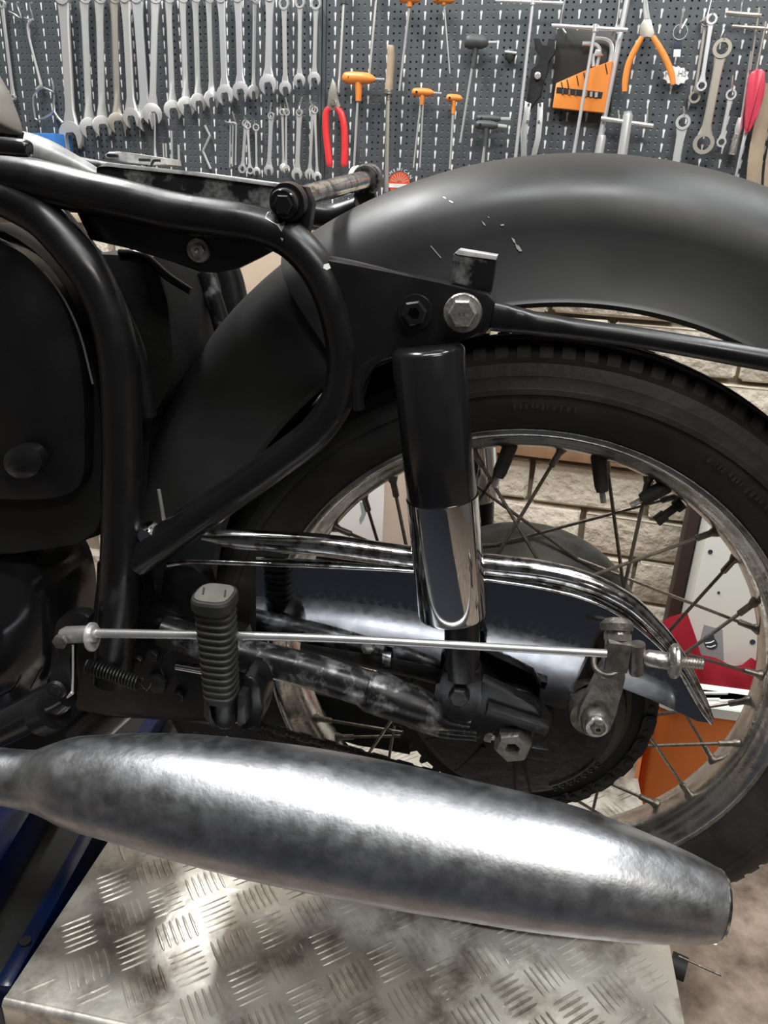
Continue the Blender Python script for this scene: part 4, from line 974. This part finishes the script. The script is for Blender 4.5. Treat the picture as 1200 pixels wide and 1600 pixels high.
# red pliers
b = B(); wplate(b, [(519, 122), (523, 130), (526, 148), (531, 166), (527, 172), (516, 172), (511, 166), (513, 146)], .034, .010, .001); pl_ = mk('pliers', b, 'brown', label='combination pliers with red plastic grips', cat='pliers')
b = B(); wtube(b, [(516, 168, 9), (510, 176, 11), (509, 200, 11), (512, 232, 11), (515, 256, 11), (515, 261, 7)], .030, seg=14, sub=3, flat=.8, flatdir=NW); mk('grip', b, 'red', pl_)
b = B(); wtube(b, [(525, 168, 9), (533, 178, 11), (538, 200, 11), (539, 232, 11), (538, 256, 11), (538, 261, 7)], .030, seg=14, sub=3, flat=.8, flatdir=NW); mk('grip', b, 'red', pl_)
b = B(); wtube(b, [(520, 160, 8, .036), (520, 160, 8, .040)], .036, seg=12, sub=1); mk('pivot', b, 'zinc', pl_)
# cross handle rods
G3 = 'cross handle wrenches'
def tbar(x0, y0_, x1, y1, w, rx, ry, sx, sy, rw, lab, off=.034, sock=None, m='bright'):
    b = B(); wtube(b, [(x0, y0_, w*.8), (x0+1, y0_, w), (x1-1, y1, w), (x1, y1, w*.8)], off, seg=12, sub=1); o = mk('cross_handle_wrench', b, m, label=lab, cat='wrench', group=G3)
    b = B(); wtube(b, [(rx, ry-6, rw*1.5), (rx-.5, ry+6, rw*1.5)], off, seg=12, sub=1); mk('head', b, m, o)
    b = B(); wtube(b, [(rx, ry, rw), (sx, sy, rw)], off, seg=10, sub=1); mk('shaft', b, m, o)
    if sock:
        b = B(); wtube(b, [(sock[0], sock[1], sock[4]), (sock[0], sock[1]+4, sock[4]*1.1), (sock[2], sock[3], sock[4]*1.1)], off, seg=14, sub=1); mk('socket', b, 'steel', o)
tbar(774, 1, 880, 5, 5, 833, 2, 805, 250, 5.5, 'cross handle wrench with its bar at the very top edge, long shaft beside the cutters')
tbar(862, 40, 981, 47, 6, 930, 44, 893, 260, 5.5, 'cross handle wrench whose shaft passes in front of the orange hex key holder', off=.044)
tbar(960, -30, 1010, -26, 6, 984, -20, 938, 215, 9, 'thick long wrench rod cutting past the right side of the orange holder', off=.020, sock=(940, 212, 934, 250, 13))
tbar(939, 185, 1021, 197, 6.5, 981, 180, 974, 205, 8, 'short cross handle wrench with a fat tubular socket above the mudguard', off=.030, sock=(981, 178, 971, 250, 14), m='steel')
tbar(1134, 20, 1190, 25, 7, 1186, 18, 1172, 110, 3.5, 'grey cross bar nearest the top right corner, upper one of two', off=.026, m='brown')
tbar(1144, 41, 1215, 46, 5, 1196, 40, 1180, 120, 3.5, 'thin grey cross bar nearest the top right corner, lower one of two', off=.036, m='brown')
# locking cutters with grey handles
b = B(); wplate(b, [(834, 60), (843, 60), (847, 72), (855, 72), (857, 60), (866, 62), (866, 85), (856, 96), (856, 112), (848, 130), (845, 150), (836, 158), (830, 170), (822, 160), (826, 140), (828, 125), (830, 108), (842, 100), (844, 88), (836, 76)], .024, .010, .0008); ct = mk('cutters', b, 'void', label='black headed cutters with two flat grey handles', cat='cutters')
b = B(); wplate(b, [(820, 158), (830, 162), (827, 180), (823, 205), (823, 245), (814, 245), (813, 205), (818, 180)], .028, .006, .0006); mk('handle', b, 'steel', ct)
b = B(); wplate(b, [(840, 162), (849, 160), (848, 185), (845, 215), (838, 245), (829, 245), (837, 215), (839, 185)], .028, .006, .0006); mk('handle', b, 'steel', ct)
b = B(); wtube(b, [(840, 118, 10, .026), (840, 118, 10, .031), (840, 118, 6, .033)], .026, seg=16, sub=1); mk('rivet', b, 'bright', ct)
for x, y_ in ((826, 163), (844, 163), (824, 190), (842, 190)):
    b = B(); wtube(b, [(x, y_, 4, .028), (x, y_, 4, .0305)], .026, seg=10, sub=1); mk('rivet', b, 'zinc', ct)
# orange hex key holder in front of a smoked card
b = B(); wplate(b, [(870, 45), (962, 50), (955, 176), (862, 165)], .010, .004, .0006); hc = mk('hex_key_holder', b, 'smoke', label='orange hex key holder on a smoked black card', cat='tool holder')
b = B(); wplate(b, [(869, 130), (914, 110), (957, 94), (944, 176), (863, 168)], .030, .018, .0012); mk('orange_block', b, 'orange', hc)
for k, x in enumerate((877, 886, 901, 912, 946)):
    yt = 130-(x-869)*.41
    b = B(); wtube(b, [(x, yt+1, 1.6), (x+3, yt+17, 1.6)], .0305, seg=6, sub=1); mk('slot_groove', b, 'void', hc)
b = B(); wplate(b, [(870, 136), (942, 144), (940, 154), (869, 145)], .0308, .001, 0); wn = mk('window_slot', b, 'smoke', hc)
for x, w, m_ in ((880, 3, 'grip'), (890, 3, 'plank'), (900, 3, 'grip'), (916, 4, 'plank'), (924, 4, 'bright'), (932, 5, 'bright')):
    yb = 138+(x-870)*.1; b = B(); wtube(b, [(x, yb, w), (x-.6, yb+8, w)], .0315, seg=6, sub=1); mk('key_in_slot', b, m_, hc)
b = B(); wtube(b, [(928, 60, 6), (945, 62, 6.5), (954, 68, 7), (956, 80, 7), (953, 98, 7)], .022, seg=6, sub=3); mk('large_key', b, 'steel', hc)
b = B(); wtube(b, [(910, 68, 6), (928, 69, 6), (935, 74, 6), (937, 82, 6), (932, 104, 6)], .024, seg=6, sub=3); mk('medium_key', b, 'steel', hc)
b = B(); wtube(b, [(930, 80, 6), (940, 84, 8), (928, 86, 5), (927, 104, 5)], .028, seg=6, sub=2); mk('small_key', b, 'bright', hc)
# circlip pliers, orange handles
b = B(); wplate(b, [(1006, 30), (1010, 28), (1017, 30), (1023, 52), (1019, 60), (1011, 56), (1003, 60), (999, 52), (1001, 38)], .030, .009, .0008); cp = mk('circlip_pliers', b, 'brown', label='spread circlip pliers with thin orange handles', cat='pliers')
b = B(); wtube(b, [(1009, 30, 6), (1007, 10, 4), (1008, -8, 2.4)], .028, seg=8, sub=2); wtube(b, [(1013, 30, 6), (1011, 10, 4), (1009, -8, 2.4)], .028, seg=8, sub=2); mk('tips', b, 'steel', cp)
b = B(); wtube(b, [(1003, 58, 8), (992, 78, 9.5), (982, 100, 9.5), (977, 125, 9.5), (976, 143, 8)], .030, seg=12, sub=3, flat=.7, flatdir=NW); mk('handle', b, 'orange', cp)
b = B(); wtube(b, [(1020, 57, 8), (1031, 75, 9.5), (1042, 96, 9.5), (1049, 115, 9.5), (1052, 132, 8)], .040, seg=12, sub=3, flat=.7, flatdir=NW); mk('handle', b, 'orange', cp)
# key ring with star shaped tag
b = B(); c = wl(1063, 50, .014)
lathe(b, [(.0115+.0009*math.cos(a), .0009*math.sin(a)) for a in [2*math.pi*i/6 for i in range(6)]], c, NW, seg=28, closed=True); kr = mk('key_ring', b, 'wire', label='split key ring with blue strap and white star shaped tag', cat='key ring')
b = B(); wplate(b, [(1054, 60), (1066, 60), (1065, 76), (1053, 76)], .013, .002, .0004); mk('strap', b, 'navy', kr)
b = B(); wplate(b, [(1053, 77), (1064, 77), (1063, 89), (1052, 89)], .014, .005, .0008); mk('white_bead', b, 'paper', kr)
b = B(); pts = []
for k in range(24):
    a = 2*math.pi*k/24; r = 19 if k % 2 else 15.5; r *= 1+.12*math.cos(2*a); pts.append((1056+r*math.cos(a), 118+r*.92*math.sin(a)))
wplate(b, pts, .016, .0025, .0003); mk('star_tag', b, 'paper', kr)
text_mesh('tag_text', 'HS', .013, wl(1066, 115, .0166), UW, UP, 'label', kr)
text_mesh('tag_text', 'M', .012, wl(1043, 116, .0166), UW, UP, 'label', kr)
# red screwdriver bundle and glue cartridge at the right edge
b = B(); wplate(b, [(1172, 116), (1184, 108), (1196, 112), (1194, 150), (1178, 195), (1168, 208), (1165, 200), (1168, 150)], .040, .02, .004, sm=2); rh = mk('red_handled_saw', b, 'pink', label='tool with a long translucent crimson handle at the right edge', cat='saw')
b = B(); wplate(b, [(1164, 198), (1168, 206), (1150, 282), (1147, 280)], .030, .002, .0003); mk('blade', b, 'steel', rh)
b = B(); wtube(b, [(1174, 80, 3), (1158, 190, 4)], .02, seg=8, sub=1); sc2 = mk('glue_syringe', b, 'steel', label='silver nozzle tube with a grey sleeve beside the crimson handle', cat='tube')
b = B(); wtube(b, [(1157, 184, 8), (1154, 200, 12), (1152, 210, 9)], .02, seg=12, sub=1); mk('nozzle', b, 'bright', sc2)
b = B(); wtube(b, [(1152, 210, 12), (1144, 242, 12.5)], .02, seg=14, sub=1); mk('sleeve', b, 'zinc', sc2)
# tan straps hanging by the right edge
for k, (pl, w, lab) in enumerate((([(1200, 130), (1190, 190), (1180, 250), (1176, 330), (1178, 420)], 22, 'tan leather strap hanging at the right edge, left one of two'), ([(1235, 120), (1222, 190), (1208, 250), (1204, 330), (1206, 420)], 22, 'tan leather strap at the right edge, right one of two'))):
    b = B(); wtube(b, [(x, y_, w) for x, y_ in pl], .03+.004*k, seg=10, sub=3, flat=.2, flatdir=NW); mk('leather_strap', b, 'tan', label=lab, cat='strap', group='leather straps at the right edge')
# round sticker low on the board
c = wl(624, 287, .0012); rs = wpx(624, 287, 17, 0)
b = B(); lathe(b, [(.0001, -.0003), (rs, -.0003), (rs, .0006), (.0001, .0006)], c, NW, seg=36); stk = mk('round_sticker', b, 'sticker', label='round orange red sticker with white lettering beside the file blade', cat='sticker')
b = B(); box(b, c - NW*.0007 - UP*.004, rs*2.0, .0006, rs*.34, UW, NW, UP); mk('white_band', b, 'paper', stk)
for k in range(9):
    a = math.radians(20+17.5*k); 
    b = B(); p1_ = c - NW*.0006 + (UW*math.cos(a)+UP*math.sin(a))*rs*.30; p2_ = c - NW*.0006 + (UW*math.cos(a)+UP*math.sin(a))*rs*.9; cyl(b, p1_, p2_, .0003, seg=4); mk('ray_line', b, 'paper', stk)
wd_ = 'AMERICAN'
for k, chh in enumerate(wd_):
    a = math.radians(150-120*k/(len(wd_)-1)); d = UW*math.cos(a)+UP*math.sin(a); tx = UW*math.sin(a)-UP*math.cos(a)
    text_mesh('letter', chh, .0085, c + d*rs*1.18 - NW*.001, tx, d, 'paper', stk)
# ================================================================== things on the floor and at the wall foot
def wallbox(name, pix, off, th, m, lab, cat, bev=.004):
    b = B(); wplate(b, pix, off, th, bev); return mk(name, b, m, label=lab, cat=cat)
# blue box and blue bottle at the board foot
bb = wallbox('blue_box', [(38, 207), (84, 208), (92, 262), (30, 262)], .07, .06, M['blue2'] if 'blue2' in M else mat('blue plastic box', (.05, .20, .55), .4), 'blue plastic box at the left below the wire loop', 'box')
b = B(); wtube(b, [(578, 345, 32), (576, 318, 32), (577, 296, 26), (580, 282, 22)], .05, seg=20, sub=3); bo = mk('plastic_bottle', b, 'purple', label='violet plastic bottle with white label behind the cross bar end', cat='bottle')
b = B(); wtube(b, [(560, 300, 30), (562, 280, 38), (566, 268, 34), (568, 262, 20)], .09, seg=24, sub=3); mk('white_cup', b, 'paper', label='white rounded cup behind the far end of the bare cross bar', cat='cup')
b = B(); wplate(b, [(583, 292), (590, 290), (589, 320), (582, 324)], .074, .001, 0); mk('white_label', b, 'paper', bo)
# shelf below the board and the cabinets
b = B(); box(b, wp(-.62, .668, .09), 1.2, .02, .018, UW, NW, UP, bev=.002); shf = mk('wall_shelf', b, 'cardboard', label='pale wooden shelf under the left tool panel', cat='shelf')
b = B(); wplate(b, [(270, 380), (540, 330), (540, 500), (440, 650), (270, 650)], .10, .08, .004); cbx = mk('beige_case', b, 'cardboard', label='beige case with a round embossed ring behind the frame', cat='case')
b = B(); c = wl(352, 458, .1215); u_, v_ = UW, UP
tube(b, [(c + (UW*math.cos(a)+UP*math.sin(a))*.040, .0022) for a in [2*math.pi*i/32 for i in range(33)]], seg=8, sub=1); mk('round_ring', b, 'plank', cbx)
wallbox('crimson_rag', [(285, 490), (312, 480), (352, 478), (352, 492), (330, 560), (290, 570)], .16, .02, 'cloth', 'crimson rag glimpsed between the dark frame tubes', 'cloth', .004)
# white sheet with smudge, beige pipes
b = B(); wplate(b, [(470, 660), (600, 660), (600, 905), (470, 905)], .05, .01, .001); ws = mk('paper_sheet', b, 'paper', label='white paper sheet seen through the left spokes with a grey smudge', cat='paper')
b = B(); wplate(b, [(562, 785), (571, 785), (573, 800), (568, 812), (563, 820), (561, 812), (565, 803)], .0505, .0006, 0, ); mk('grey_smudge', b, 'label', ws)
def pipe(x, yv, r, z1, m, name, lab, cat):
    b = B(); tube(b, [(Vector((x, yv, FZ)), r), (Vector((x, yv, z1-.005)), r), (Vector((x, yv, z1)), r*.93)], seg=40, sub=1); return mk(name, b, m, label=lab, cat=cat)
pp = at(635, 760, .66); pipe(pp.x, .66, 68*depth(pp)/(2*F), .36, mat('beige grey tube', (.48, .38, .30), .45, 0), 'cardboard_tube', 'thick beige tube standing behind the near shock absorber', 'tube')
pp = at(368, 940, .5); pipe(pp.x, .5, .052, .30, mat('tan tube', (.50, .36, .24), .5, 0), 'cardboard_tube', 'tan tube standing behind the upright footrest', 'tube')
# dark post, white appliance
def quad_to_floor(x0, x1, ytop, off):
    a_, b__ = wl(x0, 900, off).dot(UW), wl(x1, 900, off).dot(UW)
    return a_, b__
a_, b__ = quad_to_floor(1056, 1086, 800, .15); zt_ = wl(1078, 758, .15).z; b__ = min(b__, wl(1088, 900, .215).dot(UW)-.003)
b = B(); box(b, wp((a_+b__)/2, (FZ+zt_)/2, .125), b__-a_, .05, zt_-FZ, UW, NW, UP, bev=.004); mk('gap_shade_box', b, mat('brown black gap shade', (.035, .018, .014), .6), label='dark brown box added for the shaded gap between the brick wall and the white appliance', cat='shaded gap')  # dark box put in for the shade of the gap
AO = .215
a_ = wl(1088, 900, AO).dot(UW); zt_ = .36
b = B(); box(b, wp(a_+.22, (FZ+zt_)/2, AO-.075), .44, .15, zt_-FZ, UW, NW, UP, bev=.014); ap = mk('white_appliance', b, 'applw', label='tall white appliance with a grey drop label behind the wheel', cat='appliance')
def apat(px, py, o=.0): return wl(px, py, AO+o)
b = B(); prism(b, [apat(*q, .0008) for q in ((1100, 976), (1129, 984), (1131, 1032), (1090, 1026), (1094, 1000))], NW*.0016, 0); lb = mk('grey_label', b, 'label', ap)
dp = [(1114, 990), (1117, 998), (1121, 1005), (1120, 1012), (1113, 1015), (1104, 1012), (1100, 1004), (1104, 999), (1110, 996)]
b = B(); prism(b, smooth_loop([apat(*q, .0016) for q in dp], 3), NW*.0008, 0); mk('drop_mark', b, 'navy', ap)
b = B(); tube(b, [(apat(1102, 1005, .0022), .0012), (apat(1110, 1004, .0022), .0013), (apat(1116, 1001, .0022), .0012)], seg=6, sub=2); mk('drop_wave', b, 'applw', ap)
b = B(); tube(b, [(apat(1104, 1010, .0022), .0012), (apat(1111, 1011, .0022), .0012), (apat(1118, 1008, .0022), .0012)], seg=6, sub=2); mk('drop_wave', b, 'applw', ap)
for x, y_, r in ((1188, 1012, .0045), (1187, 1022, .005), (1176, 1003, .005), (1110, 862, .004), (1123, 926, .0025)):
    b = B(); p = apat(x, y_, .001); lathe(b, [(.0001, -.001), (r, -.001), (r, .001), (.0001, .001)], p, NW, seg=14); mk('screw_hole', b, 'navy', ap)
# orange bin with white lid
q0 = at(1001, 1185, .34); zt2 = at(1100, 1112, .34).z; xr = q0.x + .19
yb = min(.44, atz(1100, 1070, zt2+.012).y)
def rbox(bm, x0, x1, y0, y1, z0, z1, r, taper=0.0, n=5):
    rings = []
    for z, sx in ((z0, -taper), (z0+.003, -taper*.98), (z1-.002, 0), (z1, -.002)):
        ring = []
        for cx, cy, a0 in ((x1-r, y1-r, 0), (x0+r, y1-r, 90), (x0+r, y0+r, 180), (x1-r, y0+r, 270)):
            for k in range(n+1):
                a = math.radians(a0+90*k/n); ring.append(bm.verts.new((cx+(r+sx)*math.cos(a), cy+(r+sx)*math.sin(a), z)))
        rings.append(ring)
    L = len(rings[0])
    for i in range(3):
        for k in range(L): bm.faces.new((rings[i][k], rings[i][(k+1) % L], rings[i+1][(k+1) % L], rings[i+1][k]))
    bm.faces.new(rings[0][::-1]); bm.faces.new(rings[-1]); return bm
b = B(); rbox(b, q0.x, xr, .34, yb, FZ, zt2, .042, .012); bk = mk('plastic_bin', b, 'orange2', label='orange plastic bin with a white lid, seen behind the lower right spokes', cat='bin')
b = B(); rbox(b, q0.x-.004, xr+.004, .336, yb+.004, zt2-.006, zt2+.012, .044, .001); ld = mk('lid', b, 'applw', bk, label='white ridged lid')
for px, py in ((1100, 1084), (1112, 1094), (1124, 1084), (1136, 1096)):
    b = B(); c0 = atz(px, py, zt2+.012); box(b, c0, .026, .005, .006, Vector((.97, .24, 0)), Vector((-.24, .97, 0)), UP, bev=.002); mk('lid_ridge', b, 'applw', ld)
# crimson cloth bunched over the crate in front of the appliance
def cloth(name, corners, nx, ny, amp, lab, seed=0):
    rr = random.Random(seed); ph = [rr.uniform(0, 6) for _ in range(6)]; bm = B(); g = []
    for i in range(nx+1):
        row = []
        for j in range(ny+1):
            u, v = i/nx, j/ny
            e = u*(len(corners)-1); q = min(int(e), len(corners)-2); f_ = e-q
            top = corners[q][0].lerp(corners[q+1][0], f_); bot = corners[q][1].lerp(corners[q+1][1], f_)
            p = top.lerp(bot, v)
            p = p - NW*amp*(1.9+math.sin(u*11+ph[0]+v*2)+.5*math.sin(u*23+ph[1]-v*5)+.4*math.sin(v*9+ph[2]))
            row.append(bm.verts.new(p))
        g.append(row)
    for i in range(nx):
        for j in range(ny): bm.faces.new((g[i][j], g[i+1][j], g[i+1][j+1], g[i][j+1]))
    bmesh.ops.solidify(bm, geom=bm.faces[:], thickness=.003)
    return mk(name, bm, 'cloth', label=lab, cat='cloth', angle=80)
CO = AO+.012
cp_ = [((1010, 985), (1000, 1120)), ((1045, 958), (1030, 1120)), ((1072, 950), (1060, 1120)), ((1086, 990), (1085, 1120)), ((1095, 1020), (1100, 1120)), ((1118, 1027), (1120, 1120)), ((1142, 1036), (1140, 1120)), ((1158, 1032), (1160, 1120)), ((1172, 1022), (1175, 1120)), ((1188, 1032), (1190, 1120)), ((1215, 1060), (1215, 1120))]
cloth('crimson_cloth', [(wl(*a_, CO), wl(*b__, CO+.01)) for a_, b__ in cp_], 60, 18, .005, 'crimson cloth draped against the white appliance behind the chain guard tip', 2)
